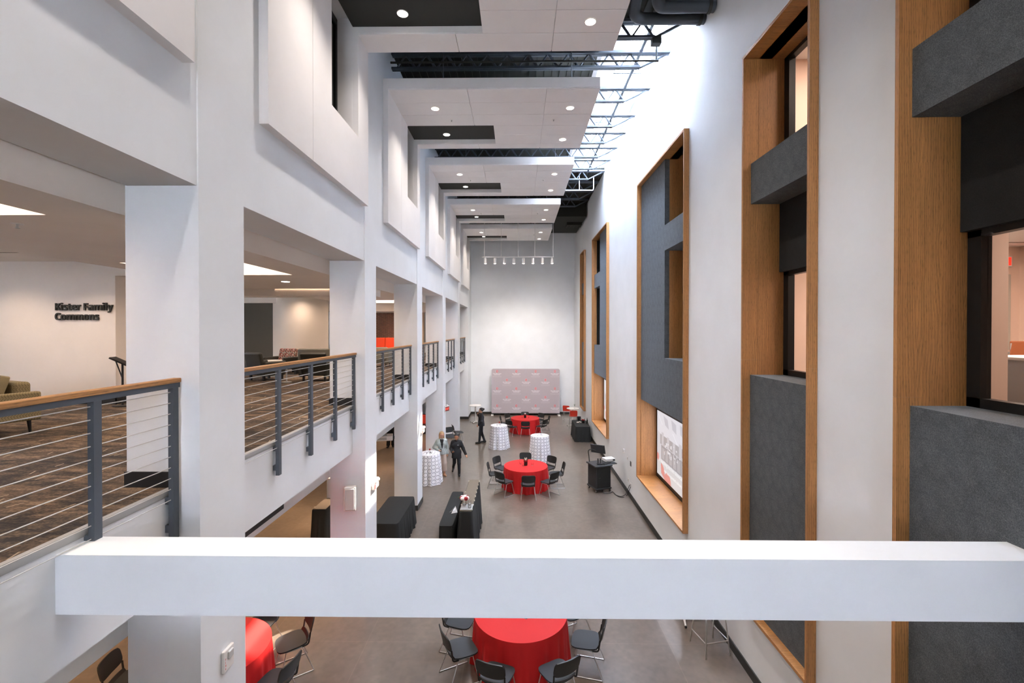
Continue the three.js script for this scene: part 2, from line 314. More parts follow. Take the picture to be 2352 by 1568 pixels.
// ================================================================== the oak units in the right wall
for (const [i, u] of UNITS.entries()) {
  const t = thing('oak_window_unit', `tall oak framed unit with grey fabric panels in the right wall, ${u.name}`, 'window unit', [XW, Y0, -(u.d0 + u.d1) / 2], 0, 'oak framed units', 'structure');
  const ox = XW, oy = Y0, oz = (u.d0 + u.d1) / 2;
  const L = (x0, x1, y0, y1, d0, d1, sw) => at(boxD(x0, x1, y0, y1, d0, d1, sw), -ox, -oy, oz);     // in the unit's own place
  const P = (n, m, ...a) => obj(n, L(...a), m, t);
  const T4 = 0.045, XB = 4.34, XF = XW - 0.115, XP = XW + 0.012;
  // frame boards: jambs in two lengths each, head and sill
  for (const [a, b] of [[u.d0, u.d0 + T4], [u.d1 - T4, u.d1]]) { P('frame_board', M.oak, XF, 4.1, Y0, 4.95 + (i % 3) * 0.16, a, b); P('frame_board', M.oak, XF, 4.1, 4.952 + (i % 3) * 0.16, Y1, a, b); }
  P('frame_head', M.oak, XF, 4.1, Y1 - T4, Y1, u.d0 + T4, u.d1 - T4, true); P('frame_sill', M.oak, XF, 4.1, Y0, Y0 + T4, u.d0 + T4, u.d1 - T4, true);
  const a = u.d0 + T4, b = u.d1 - T4, LV = [4.87, 7.63, 8.28];
  const lowTop = u.tv ? 3.48 : Y0 + T4;
  P('fabric_panel', M.fabric, XP, XP + 0.12, lowTop, LV[0], a, b);                                  // below the windows
  P('fabric_panel', M.fabric, XP, XP + 0.12, LV[1], LV[2], a, b);                                   // band between them
  if (u.o0 > a + 0.1) { P('fabric_panel', M.fabric, XP, XP + 0.12, LV[0], LV[1], a, u.o0); P('fabric_panel', M.fabric, XP, XP + 0.12, LV[2], Y1 - T4, a, u.o0); }
  if (u.o1 < b - 0.1) { P('fabric_panel', M.fabric, XP, XP + 0.12, LV[0], LV[1], u.o1, b); P('fabric_panel', M.fabric, XP, XP + 0.12, LV[2], Y1 - T4, u.o1, b); }
  // the recesses: oak at the sides, fabric on shelf and soffit
  const j0 = Math.max(u.o0, a), j1 = Math.min(u.o1, b);
  for (const [y0, y1] of [[LV[0], LV[1]], [LV[2], Y1 - T4]]) for (const [p, q] of [[j0 - 0.02, j0], [j1, j1 + 0.02]]) P('jamb_lining', i < 3 ? M.oak : M.blackMatte, XP + 0.12, XB, y0, y1, p, q);
  P('shelf', M.fabric, XP + 0.12, XB, LV[0] - 0.04, LV[0], j0, j1); P('soffit', M.fabric, XP + 0.12, XB, LV[1], LV[1] + 0.04, j0, j1);
  P('shelf', M.fabric, XP + 0.12, XB, LV[2] - 0.04, LV[2], j0, j1); P('soffit', M.oak, XP + 0.12, XB, Y1 - T4, Y1, j0, j1, true);
  P('valance', M.darkFabric, 4.23, XB, 6.53, LV[1], j0, j1);
  // black window frames and panes
  for (const [y0, y1] of [[LV[0], 6.53], [LV[2], Y1 - T4]]) {
    const fr = obj('window_frame', [L(4.3, 4.4, y0, y0 + 0.09, j0, j1), L(4.3, 4.4, y1 - 0.06, y1, j0, j1), L(4.3, 4.4, y0, y1, j0, j0 + 0.1), L(4.3, 4.4, y0, y1, j1 - 0.13, j1)], M.frame, t);
    obj('pane', L(4.36, 4.366, y0 + 0.09, y1 - 0.06, j0 + 0.1, j1 - 0.13), u.lit ? M.glass : M.darkGlass, fr);
  }
  P('backing', M.blackMatte, 4.4, 4.46, 6.53, 8.28, j0 - 0.05, j1 + 0.05);
  if (!u.lit) P('backing', M.blackMatte, 4.41, 4.46, 4.6, Y1 + 0.1, j0 - 0.05, j1 + 0.05);
  if (u.tv) {
    P('niche_lining', M.oak, XP, 4.24, Y0 + T4, 3.48, a, a + 0.02); P('niche_lining', M.oak, XP, 4.24, Y0 + T4, 3.48, b - 0.02, b);
    P('niche_sill', M.oak, 4.1, 4.24, Y0, Y0 + T4, a, b, true); P('niche_soffit', M.fabric, XP + 0.12, 4.24, 3.46, 3.48, a, b); P('niche_back', M.blackMatte, 4.24, 4.28, Y0, 3.5, a, b);
    const d1 = b - 0.1, d0 = d1 - 3.35, s = thing('display_screen', i === 2 ? 'large wall screen showing a pale kitchen picture, beside the cart' : 'large wall screen showing a pale picture, farther along the wall', 'screen', [4.23, 1.2, -(d0 + d1) / 2], -Math.PI / 2);
    obj('bezel', rbox(-1.675, 1.675, 0, 2.1, -0.05, 0, 0.012), M.black, s);
    const g = new THREE.PlaneGeometry(3.27, 1.9); g.translate(0, 1.03, 0.003);
    obj('screen_picture', g, screenMaterial(), s);
    const r = new THREE.RectAreaLight(0xf2f2ff, 1.2, 3.2, 1.85); r.position.set(0, 1.03, 0.02); r.rotation.y = Math.PI; s.add(r);
  }
}
var screenM;
function screenMaterial() {
  if (screenM) return screenM;
  const t = canvas(1024, 595, (c, w, h) => {
    c.fillStyle = '#d9d6dc'; c.fillRect(0, 0, w, h);
    c.fillStyle = '#e4e2e9'; c.beginPath(); c.moveTo(0, 0); c.lineTo(w, 0); c.lineTo(w, 210); c.lineTo(520, 250); c.lineTo(0, 190); c.fill();
    c.fillStyle = '#c9c7d0'; for (let i = 0; i < 4; i++) { c.beginPath(); c.moveTo(180 + i * 210, 20); c.lineTo(300 + i * 210, 40); c.lineTo(330 + i * 190, 120); c.lineTo(230 + i * 190, 100); c.fill(); }
    c.strokeStyle = '#f8f8ff'; c.lineWidth = 7; for (const [a, b, x, y] of [[30, 30, 150, 110], [430, 130, 540, 200], [760, 90, 880, 170]]) { c.beginPath(); c.moveTo(a, b); c.lineTo(x, y); c.stroke(); }
    c.fillStyle = '#b3aeb0'; c.fillRect(90, 205, 780, 90); c.fillStyle = '#cfcbd0'; for (let i = 0; i < 6; i++) c.fillRect(130 + i * 150, 180 + (i % 3) * 12, 60, 120);
    c.fillStyle = '#a8a3a6'; c.fillRect(120, 300, 800, 130); c.fillStyle = '#bdb8bb'; for (let i = 0; i < 8; i++) c.fillRect(140 + i * 100, 320, 70, 100);
    c.fillStyle = '#e9e7ec'; for (let i = 0; i < 40; i++) c.fillRect(200 + rnd() * 700, 230 + rnd() * 130, 8 + rnd() * 26, 6 + rnd() * 30);
    c.fillStyle = '#dcd9da'; c.fillRect(0, 450, w, 145);
    c.fillStyle = '#e79a92'; c.beginPath(); c.arc(24, 430, 34, 0, 7); c.fill(); c.beginPath(); c.moveTo(110, 470); c.quadraticCurveTo(220, 470, 230, 595); c.lineTo(120, 560); c.fill(); c.beginPath(); c.arc(300, 600, 90, Math.PI, 0); c.fill();
    c.fillStyle = '#ffffff'; c.font = 'bold 46px sans-serif'; c.fillText('A teaching kitchen showcases a', 60, 465); c.font = 'bold 34px sans-serif'; c.fillText('new and expanded culinary program', 200, 525);
  });
  screenM = new THREE.MeshStandardMaterial({ color: '#000000', roughness: 0.3, emissive: '#ffffff', emissiveMap: t, emissiveIntensity: 0.5 });
  return screenM;
}

// ================================================================== rooms behind the right wall
{
  struct('wall_east', [boxD(10, 10.3, -0.25, 13.2, 0.4, 30.6), boxD(4.1, 10.3, -0.25, 12.6, 0.3, 0.6)], M.pinkWall, 'outer wall of the rooms behind the oak units');
  struct('roof_rooms', boxD(3.76, 10.3, 12.6, 12.9, 0.3, 10.1), M.white, 'roof over the rooms behind the oak units', 'roof');
  struct('roof_far_rooms', boxD(4.1, 10.3, 12.6, 12.9, 10.1, 30.6), M.white, 'roof over the far rooms behind the oak units', 'roof');
  const room = (y0, y1, tagText) => {
    const g = structGroup('office_room', tagText, 'room');
    obj('floor_slab', boxD(4.46, 10, y0 - 0.2, y0, 0.6, 9.4), M.charcoal, g);
    obj('ceiling_slab', boxD(4.46, 10, y1, y1 + 0.2, 0.6, 9.4), M.tile, g);
    obj('end_wall', boxD(4.46, 10, y0, y1, 9.2, 9.4), M.pinkWall, g); obj('near_wall', boxD(4.46, 10, y0, y1, 0.6, 0.8), M.pinkWall, g);
    obj('inner_wall', [boxD(4.41, 4.46, y0, y1, 0.6, 2.74), boxD(4.41, 4.46, y0, y1, 4.46, 5.75), boxD(4.41, 4.46, y0, y1, 7.47, 9.4), boxD(4.41, 4.46, y0 - 0.3, y0 + 0.3, 0.6, 9.4)], M.pinkWall, g);
    for (let d = 1.4; d < 9; d += 1.22) obj('ceiling_joint', boxD(4.47, 10, y1 - 0.006, y1, d, d + 0.02), M.charcoal, g);
    return g;
  };
  const r2 = room(4.5, 7.25, 'office room seen through the middle windows of the nearest oak units');
  obj('partition', boxD(4.46, 5.53, 4.5, 7.25, 5.2, 5.45), M.pinkWall, r2);
  room(8.1, 11.0, 'room seen through the top windows of the nearest oak units');
  const lamp = (x, y, d, label) => {
    const l = thing('ceiling_light_panel', label, 'light', [x, y, -d], 0, 'office light panels');
    obj('panel_frame', box(-0.62, 0.62, -0.02, 0, -0.32, 0.32), M.whitePlastic, l); obj('lamp_diffuser', box(-0.6, 0.6, -0.026, -0.02, -0.3, 0.3), M.coveGlow, l);
    const r = new THREE.RectAreaLight(0xffe6d4, 34, 1.2, 0.6); r.position.set(0, -0.035, 0); r.rotation.x = -Math.PI / 2; l.add(r);
  };
  lamp(7.4, 7.25, 4.6, 'flat ceiling light in the office behind the nearest oak unit'); lamp(7.4, 7.25, 7.4, 'flat ceiling light in the office behind the second oak unit');
  lamp(6.6, 11.0, 5.2, 'flat ceiling light in the upper room, nearer'); lamp(6.2, 11.0, 7.6, 'flat ceiling light in the upper room, farther');
  const wb = thing('whiteboard', 'grey glass board on the office wall behind the nearest oak unit', 'board', [8.9, 5.0, -9.19]);
  obj('board', box(-0.9, 0.9, 0.2, 1.7, 0, 0.02), std('#b9b4aa', 0.25), wb); obj('tray', box(-0.9, 0.9, 0.12, 0.16, 0, 0.06), M.silver, wb);
  const ex = thing('exit_sign', 'small red exit sign inside the office behind the nearest oak unit', 'sign', [9.6, 6.85, -9.14]);
  obj('housing', box(-0.16, 0.16, 0, 0.2, -0.03, 0.03), M.whitePlastic, ex); obj('sign_face', new THREE.PlaneGeometry(0.28, 0.16).translate(0, 0.1, 0.032), M.exitRed, ex);
  const ch = thing('office_chair', 'brown seat chair with metal legs inside the office', 'chair', [8.75, 4.5, -7.9], -0.9);
  obj('seat', rbox(-0.25, 0.25, 0.42, 0.47, -0.25, 0.25, 0.02), std('#8d4a22', 0.6), ch); obj('backrest', rbox(-0.24, 0.24, 0.55, 0.9, -0.27, -0.23, 0.02), std('#8d4a22', 0.6), ch);
  for (const [x, z] of [[-0.22, -0.24], [0.22, -0.24], [-0.22, 0.22], [0.22, 0.22]]) obj('leg', rod(V(x * 1.15, 0, z * 1.15), V(x, z < 0 ? 0.86 : 0.44, z), 0.014), M.silver, ch);
  const tb = thing('office_table', 'pale table top inside the office at the window', 'table', [7.4, 4.5, -6.1]);
  obj('table_top', rbox(-0.9, 0.9, 0.7, 0.74, -0.5, 0.5, 0.01), M.whiteLaminate, tb); for (const x of [-0.7, 0.7]) obj('leg', box(x - 0.03, x + 0.03, 0, 0.7, -0.35, 0.35), M.silver, tb);
}

// ================================================================== hanging panels: each runs down the left wall and out over the hall
const ordinal = ['nearest', 'second', 'third', 'fourth', 'fifth', 'farthest'];
for (const [i, [a, b]] of CLOUD.entries()) {
  const s0 = a + 1.88, s1 = a + 3.1, Yc = 11.15, t = thing('acoustic_panel', `white hanging ceiling panel folding down the left wall, ${ordinal[i]} from the camera`, 'ceiling panel', [0, Yc, -(a + b) / 2], 0, 'white folded ceiling panels');
  const L = (...q) => at(boxD(...q), 0, -Yc, (a + b) / 2), P = (n, m, ...q) => obj(n, L(...q), m, t);
  const e = 0.005;
  P('wall_board', M.panel, -3.15, -3.0, 8.08, Yc + 0.26, a, a + 1.2 - e); P('wall_board', M.panel, -3.15, -3.0, 8.08, Yc + 0.26, a + 1.2 + e, s0);
  P('wall_board', M.panel, -3.15, -3.0, 8.08, 9.23, s0, s1); P('wall_board', M.panel, -3.15, -3.0, 8.08, Yc + 0.26, s1, b);
  const rec = obj('window_recess', [L(-3.78, -3.15, 9.2, 9.23, s0, s1), L(-3.42, -3.115, 9.23, 11.44, s0 - 0.01, s0 + 0.004), L(-3.42, -3.115, 9.23, 11.44, s1 - 0.004, s1 + 0.01)], M.panel, t);
  obj('window_frame', [L(-3.44, -3.39, 9.23, 9.31, s0, s1), L(-3.44, -3.39, 11.3, 11.42, s0, s1), L(-3.44, -3.39, 9.3, 11.3, s0, s0 + 0.06), L(-3.44, -3.39, 9.3, 11.3, s1 - 0.06, s1)], M.frame, rec);
  obj('pane', L(-3.43, -3.42, 9.3, 11.3, s0 + 0.06, s1 - 0.06), M.darkGlass, rec);
  P('window_backing', M.blackMatte, -3.7, -3.5, 9.23, 11.44, s0, s1);
  // ceiling tiles
  const rows = [a, a + 0.63, a + 1.25, s0, a + 2.49, s1, b], cols = [-3.0, -1.17, 0.67, 1.9];
  for (let r = 0; r < 6; r++) for (let c = 0; c < 3; c++) {
    let x0 = cols[c], x1 = cols[c + 1];
    if (r === 3 || r === 4) { if (c === 0) x0 = null; else if (c === 1) x0 = -0.66; }
    if (x0 === null) continue;
    P('ceiling_tile', M.tile, x0 + (x0 === -3.0 ? 0 : e), x1 - (c === 2 ? 0 : e), Yc, Yc + 0.03, rows[r] + e, rows[r + 1] - e);
  }
  P('panel_body', M.panel, -3.0, 1.9, Yc + 0.03, Yc + 0.26, a, s0); P('panel_body', M.panel, -3.0, 1.9, Yc + 0.03, Yc + 0.26, s1, b); P('panel_body', M.panel, -0.66, 1.9, Yc + 0.03, Yc + 0.26, s0, s1);
  P('dark_slot', M.charcoal, -3.1, -0.66, Yc + 0.14, Yc + 0.26, s0, s1);
  for (const x of [-1.75, 0.95]) { const h = obj('sprinkler', at(cyl(0.035, 0.006, -0.006, 16), x, 0, -(a + 1.55) + (a + b) / 2), M.whitePlastic, t); obj('nozzle', at(cyl(0.012, 0.035, -0.04, 8), x, 0, -(a + 1.55) + (a + b) / 2), M.silver, h); }
  // hangers
  for (const x of [-1.8, 1.3]) for (const d of [a + 0.5, b - 0.5]) obj('hanger_rod', at(rod(V(x, Yc + 0.26, -d), V(x, 12.42, -d), 0.012), 0, -Yc, (a + b) / 2), M.steel, t);
  // downlights
  const spots = [[-2.07, Yc, a + 0.9, 'left of the dark slot, front row'], [1.31, Yc, a + 0.9, 'right side, front row'], [1.31, Yc, a + 2.79, 'right side, rear row'], [-2.07, Yc + 0.14, a + 2.74, 'inside the dark slot']];
  for (const [x, y, d, w] of spots) {
    const l = thing('downlight', `round recessed downlight, ${w}, in the ${ordinal[i]} ceiling panel`, 'light', [x, y - 0.009, -d], 0, 'downlights in the hanging panels');
    const ring = new THREE.TorusGeometry(0.098, 0.008, 6, 28); ring.rotateX(Math.PI / 2);
    obj('trim_ring', ring, M.whitePlastic, l); obj('lamp_lens', at(cyl(0.092, 0.012, -0.006, 28), 0, -0.001, 0), M.glow, l);
    spot(l, 0, -0.02, 0, DOWN, WARM, 1.0);
  }
}

// ================================================================== roof joists, ducts, pipes
{
  const ds = [1.2, 2.6, 4.0, 5.4, 6.8, 8.3, 10.1, 11.24, 12.9, 14.5, 15.76, 17.04, 18.27, 19.55, 21.0, 22.4, 23.8, 25.2, 26.6, 28.2];
  const word = ['first', 'second', 'third', 'fourth', 'fifth', 'sixth', 'seventh', 'eighth', 'ninth', 'tenth', 'eleventh', 'twelfth', 'thirteenth', 'fourteenth', 'fifteenth', 'sixteenth', 'seventeenth', 'eighteenth', 'nineteenth', 'twentieth'];
  let proto;
  ds.forEach((d, i) => {
    const label = `steel open web roof joist, ${word[i]} from the camera` + (d > 10.2 && d < 19.7 ? ', crossing the skylight' : '');
    if (proto) { dup(proto, label, [0, 12.0, -d], 0, 'roof joists'); return; }
    const t = proto = thing('roof_joist', label, 'joist', [0, 12.0, -d], 0, 'roof joists');
    obj('top_chord', [box(-3.1, 3.72, 0.345, 0.41, -0.08, -0.01), box(-3.1, 3.72, 0.345, 0.41, 0.01, 0.08)], M.steel, t);
    obj('bottom_chord', [box(-3.1, 3.0, 0, 0.05, -0.065, -0.012), box(-3.1, 3.0, 0, 0.05, 0.012, 0.065)], M.steel, t);
    obj('end_strut', rod(V(3.0, 0.02, 0), V(3.7, 0.37, 0), 0.03), M.steel, t);
    for (let k = 0; k < 12; k++) { const x = -3.0 + k * 0.5; obj('web_member', rod(V(x, 0.02, 0), V(x + 0.25, 0.38, 0), 0.022), M.steel, t); obj('web_member', rod(V(x + 0.25, 0.38, 0), V(x + 0.5, 0.02, 0), 0.03), M.steel, t); }
  });
  const sk = thing('ceiling_sprinkler', 'small sprinkler in the lounge ceiling above the sofa', 'sprinkler', [-5.23, 6.71, -4.7]); obj('escutcheon', cyl(0.05, 0.006, -0.006, 20), M.whitePlastic, sk); obj('nozzle', cyl(0.012, 0.04, -0.045, 10), M.silver, sk); obj('deflector', cyl(0.022, 0.004, -0.05, 14), M.silver, sk);
  tag(obj('bridging_bar', boxD(2.97, 3.03, 12.345, 12.405, 10.2, 19.7), M.steel), 'long steel bar running along under the skylight', 'bar');
  const duct = (name, label, pts, r) => { const t = thing(name, label, 'duct', [pts[0].x, pts[0].y, pts[0].z]); obj('duct_body', tube(pts.map((p) => p.clone().sub(pts[0])), r, 60, 18, false, 0.25), M.ductPaint, t); const c = obj('collar', at(new THREE.CylinderGeometry(r * 1.14, r * 1.14, 0.06, 20).rotateZ(Math.PI / 2), -0.1, 0, 0), M.charcoal, t); return t; };
  duct('round_duct', 'thick black round duct with an elbow under the roof, nearer the skylight', [V(3.74, 11.83, -9.2), V(3.2, 11.83, -9.2), V(2.5, 11.83, -9.2), V(2.3, 11.84, -9.05), V(2.28, 12.0, -8.7), V(2.28, 12.2, -7.6)], 0.11);
  duct('round_duct', 'thick black round duct with an elbow, at the top edge of the picture', [V(3.74, 11.75, -8.75), V(3.3, 11.75, -8.75), V(2.75, 11.75, -8.75), V(2.62, 11.8, -8.6), V(2.6, 12.1, -8.3), V(2.6, 12.25, -7.2)], 0.11);
  tag(obj('junction_box', rbox(2.95, 3.15, 11.88, 12.05, -10.2, -10.05, 0.01), M.charcoal), 'small grey junction box under the joist by the round ducts', 'box');
  const d2 = thing('ventilation_duct', 'black rectangular duct with a register at the far right of the roof', 'duct', [2.9, 11.55, -27.2]);
  obj('duct_body', box(-0.8, 0.8, 0.15, 0.85, -1.6, 2.6), M.deck, d2); obj('register_box', box(-0.1, 0.75, 0, 0.16, 0.6, 1.3), M.deck, d2);
  for (let k = 0; k < 4; k++) obj('register_slat', box(-0.06 + k * 0.2, -0.03 + k * 0.2, -0.02, 0.02, 0.62, 1.28), M.charcoal, d2);
  tag(obj('sprinkler_pipe', [tube([V(1.9, 11.7, -20), V(3.1, 11.7, -20), V(3.3, 11.72, -20), V(3.32, 12.0, -20), V(3.32, 12.3, -20)], 0.025, 40), rod(V(2.7, 11.7, -20), V(2.7, 12.45, -20), 0.02)], M.whitePlastic), 'white sprinkler pipe bending up beside the far end of the skylight', 'pipe');
  tag(obj('sprinkler_pipe', [rod(V(-3.0, 11.9, -10.75), V(3.3, 11.9, -10.75), 0.025), rod(V(3.25, 11.9, -10.75), V(3.25, 12.45, -10.75), 0.02)], M.charcoal), 'dark thin pipe hung under the first joist crossing the skylight', 'pipe');
}

// ================================================================== railings of the upper floor
const POSTS = [[4.31, 3.5, 2.62, 1.75, 0.9], [9.1, 8.17, 7.2, 6.22, 5.28], [13.93, 13.0, 12.03, 11.07, 10.1], [18.72, 17.77, 16.8, 15.85, 14.9], [23.53, 22.58, 21.62, 20.66, 19.7], [28.34, 27.4, 26.43, 25.47, 24.5]];
POSTS.forEach((ps, i) => {
  const a = COL(i - 1) + 0.75, b = COL(i) - 0.02, X = -3.3, mid = (a + b) / 2;
  const t = thing('cable_railing', `steel cable railing with oak handrail in the ${['nearest opening, at far left', 'second opening from the camera', 'third opening from the camera', 'fourth opening from the camera', 'fifth opening from the camera', 'farthest opening'][i]}`, 'railing', [X, 3.6, -mid], 0, 'cable railings of the upper floor');
  const L = (g) => at(g, -X, -3.6, mid);
  obj('handrail', L(metric(rbox(X - 0.04, X + 0.04, 5.092, 5.135, -b, -a, 0.008), true)), M.oakRail, t);
  obj('top_bar', L(boxD(X - 0.025, X + 0.025, 5.045, 5.092, a, b)), M.railSteel, t);
  for (const d of ps) {
    const p = obj('post', L(boxD(X - 0.022, X + 0.028, 3.6, 5.045, d - 0.034, d + 0.034)), M.railSteel, t);
    for (const y of [3.7, 3.97]) obj('bracket', L(boxD(-3.36, X - 0.02, y - 0.035, y + 0.035, d - 0.03, d + 0.05)), M.railSteel, p);
  }
  for (let k = 0; k < 11; k++) obj('cable', L(rod(V(X, 3.98 + k * 0.1025, -a), V(X, 3.98 + k * 0.1025, -b), 0.0045, 0.0045, 6)), M.cable, t);
});

// ================================================================== upper lounge
{
  const c = structGroup('ceiling_lounge', 'ceiling of the upper lounge with lit coffers', 'ceiling');
  const g = [boxD(-14, -7.2, 7.01, 7.3, -8, 30.2), boxD(-7.2, -6.6, 6.71, 7.3, -8, 30.2), boxD(-4.56, -3.82, 6.71, 7.3, -8, 30.2)];
  let from = -8;
  for (let k = -1; k < 6; k++) { const e = COL(k) - 0.04; g.push(boxD(-6.6, -4.56, 6.71, 7.3, from, e - 1.7)); g.push(boxD(-6.6, -4.56, 7.2, 7.3, e - 1.7, e)); from = e; }
  g.push(boxD(-6.6, -4.56, 6.71, 7.3, from, 30.2));
  obj('plaster', g, M.lounge, c);
  for (const [i, d] of [3.2, 5.6, 8.2].entries()) obj('ceiling_joint', boxD(-14, -7.2, 7.004, 7.01, d, d + 0.015), M.tan, c);
  for (let k = 0; k < 5; k++) {
    const e = COL(k) - 0.04, l = thing('cove_light', `light panel inside the ceiling coffer of the lounge, ${['nearest', 'second', 'third', 'fourth', 'fifth'][k]} from the camera`, 'light', [-5.58, 7.19, -(e - 0.85)], 0, 'lounge coffer lights');
    obj('lamp_diffuser', box(-0.85, 0.85, -0.012, 0, -0.5, 0.5), M.coveGlow, l);
    const r = new THREE.RectAreaLight(0xffe0c6, 9, 1.7, 1.0); r.position.set(0, -0.02, 0); r.rotation.x = -Math.PI / 2; l.add(r);
  }
  // downlights of the lounge
  [[-8.6, 7.01, 8.2, 'above the lettering wall'], [-5.33, 6.71, 10.39, 'past the first column'], [-10.2, 7.01, 8.3, 'above the lettering wall, at its left'], [-7.9, 7.01, 16.2, 'in front of the pale curved wall'], [-10, 7.01, 15, 'in front of the dark wall'], [-6.2, 6.71, 15.2, 'past the second column'], [-6.9, 6.71, 22, 'in front of the brick wall'], [-8.5, 7.01, 5.2, 'over the patterned sofa'], [-5.6, 6.71, 20, 'past the third column']].forEach(([x, y, d, w], i) => {
    const l = thing('lounge_downlight', `small round downlight in the lounge ceiling, ${w}`, 'light', [x, y, -d], 0, 'lounge downlights');
    obj('trim_ring', at(cyl(0.1, 0.01, -0.008, 24), 0, 0, 0), M.whitePlastic, l); obj('lamp_lens', at(cyl(0.085, 0.008, -0.014, 24), 0, 0, 0), M.glow, l);
    spot(l, 0, -0.03, 0, LOUNGE, 0xffe0c6, 1.15);
  });
  // the wall with the lettering
  struct('wall_lettering', [boxD(-14, -8.3, 4.06, 7.01, 9.29, 9.9), boxD(-8.3, -7.2, 6.71, 7.01, 9.29, 9.9), boxD(-8.9, -8.3, 4.06, 7.01, 9.9, 13.5)], M.lounge, 'cream lounge wall carrying raised dark lettering');
  struct('baseboard_lettering', [boxD(-14, -8.28, 4.06, 4.21, 9.27, 9.29), boxD(-8.3, -8.28, 4.06, 4.21, 9.27, 13.5)], M.black, 'black baseboard under the lettering wall', 'baseboard');
  const font = await new FontLoader().loadAsync('fonts/droid/droid_sans_bold.typeface.json');
  const sign = thing('wall_sign', 'dark raised two line lettering on the cream lounge wall', 'lettering', [-9.55, 5.8, -9.285]);
  const size = 0.19, sc = size / font.data.resolution, gap = 0.98;
  [['Kister Family', 0.2], ['Commons', 0]].forEach(([line, y]) => {
    let x = 0;
    for (const ch of line) {
      if (ch !== ' ') { const g = new TextGeometry(ch, { font, size: size * 0.78, depth: 0.03, curveSegments: 4 }); g.translate(x, y, 0); obj('letter', g, M.charcoal, sign); }
      x += font.data.glyphs[ch].ha * sc * 0.74 * gap;
    }
  });
  // sofa with a cushion
  const s = thing('sofa', 'patterned olive sofa with a cushion, behind the nearest railing', 'sofa', [-8.45, 4.062, -6.7], -Math.PI / 2 - 0.37);
  obj('seat_base', rbox(-0.42, 0.42, 0.2, 0.36, -1.1, 0.48, 0.03), M.sofa, s); obj('seat_cushion', rbox(-0.3, 0.42, 0.36, 0.46, -1.08, 0.38, 0.04), M.sofa, s);
  obj('backrest', rbox(-0.46, -0.26, 0.3, 0.76, -1.04, 0.36, 0.05), M.sofa, s);
  obj('armrest', rbox(-0.5, 0.46, 0.2, 0.62, 0.4, 0.52, 0.03), M.sofa, s); obj('armrest', rbox(-0.5, 0.46, 0.2, 0.62, -1.22, -1.1, 0.03), M.sofa, s);
  const cu = curvedPad(0.46, 0.42, 0.1, 0.03, 0.2); cu.rotateY(Math.PI / 2); cu.rotateZ(0.3); cu.translate(-0.16, 0.66, -0.8); obj('cushion', cu, M.sofa, s);
  for (const [x, z] of [[-0.4, 0.42], [0.36, 0.42], [-0.4, -1.1], [0.36, -1.1]]) obj('leg', rod(V(x * 1.04, 0, z), V(x, 0.21, z), 0.016, 0.028), M.black, s);
  // dark stand at the corner of the wall
  const st = thing('display_stand', 'black tilted display stand half hidden by the nearest column', 'stand', [-7.95, 4.062, -9.05], 0.3);
  obj('pole', rod(V(0, 0.03, 0), V(0, 0.85, 0), 0.02), M.black, st); obj('foot', cyl(0.16, 0.02, 0, 20), M.black, st);
  obj('tray', (() => { const g = box(-0.17, 0.17, -0.015, 0.015, -0.12, 0.12); g.rotateZ(-0.5); return at(g, -0.02, 0.9, 0); })(), M.black, st); obj('arm', rod(V(0, 0.55, 0), V(-0.13, 0.97, 0), 0.012), M.black, st);
  // seats in the second bay
  const lounge = (name, label, x, z, turn, m, back) => {
    const t = thing(name, label, 'armchair', [x, 4.062, z], turn, 'lounge armchairs');
    obj('seat', rbox(-0.36, 0.36, 0.16, 0.42, -0.3, 0.4, 0.05), m, t);
    const b = new RoundedBoxGeometry(0.74, 0.56, 0.12, 3, 0.05); b.rotateX(-0.22); b.translate(0, 0.58, -0.36); obj('backrest', b, back || m, t);
    for (const e of [-1, 1]) { const q = new RoundedBoxGeometry(0.1, 0.44, 0.72, 3, 0.04); q.rotateZ(-e * 0.14); q.translate(e * 0.4, 0.36, 0); obj('armrest', q, m, t); for (const z2 of [-0.28, 0.32]) obj('leg', box(e * 0.3 - 0.03, e * 0.3 + 0.03, 0, 0.17, z2 - 0.03, z2 + 0.03), M.black, t); }
    return t;
  };
  lounge('lounge_armchair', 'black leather lounge armchair at the left, seen from behind', -7.75, -13.9, Math.PI * 0.86, M.leather);
  lounge('lounge_armchair', 'black leather lounge armchair beside the second column', -6.1, -13.75, Math.PI * 1.05, M.leather);
  lounge('lounge_armchair', 'lounge armchair with a red and white leaf print back', -8.45, -16.1, -0.25, M.leather, M.floral);
  const bench = thing('lounge_bench', 'grey leather bench seat before the pale curved wall', 'bench', [-7.2, 4.062, -15.9]);
  obj('seat', rbox(-0.65, 0.65, 0.18, 0.42, -0.32, 0.36, 0.05), M.leather, bench); obj('backrest', rbox(-0.65, 0.65, 0.42, 0.86, -0.36, -0.2, 0.05), std('#5c584c', 0.5), bench); for (const x of [-0.5, 0.5]) obj('leg', box(x - 0.03, x + 0.03, 0, 0.19, -0.25, 0.28), M.black, bench);
  const rt = thing('side_table', 'small round white side table between the lounge armchairs', 'table', [-8.15, 4.062, -14.9]);
  obj('table_top', cyl(0.35, 0.03, 0.5, 28), M.whiteLaminate, rt); obj('pole', cyl(0.03, 0.5, 0, 12), M.silver, rt); obj('foot', cyl(0.2, 0.02, 0, 24), M.silver, rt);
  const rt2 = thing('side_table', 'small cream side table beside the second black armchair', 'table', [-6.75, 4.062, -13.2]);
  obj('table_top', cyl(0.2, 0.05, 0.5, 24, 0.17), M.cream, rt2); obj('pole', cyl(0.02, 0.5, 0, 12), M.silver, rt2); obj('foot', cyl(0.14, 0.02, 0, 24), M.silver, rt2);
  // walls beyond
  struct('wall_dark', [boxD(-14, -9.0, 4.06, 6.6, 17.0, 17.4)], std('#4a463c', 0.85), 'dark olive accent wall at the back of the lounge');
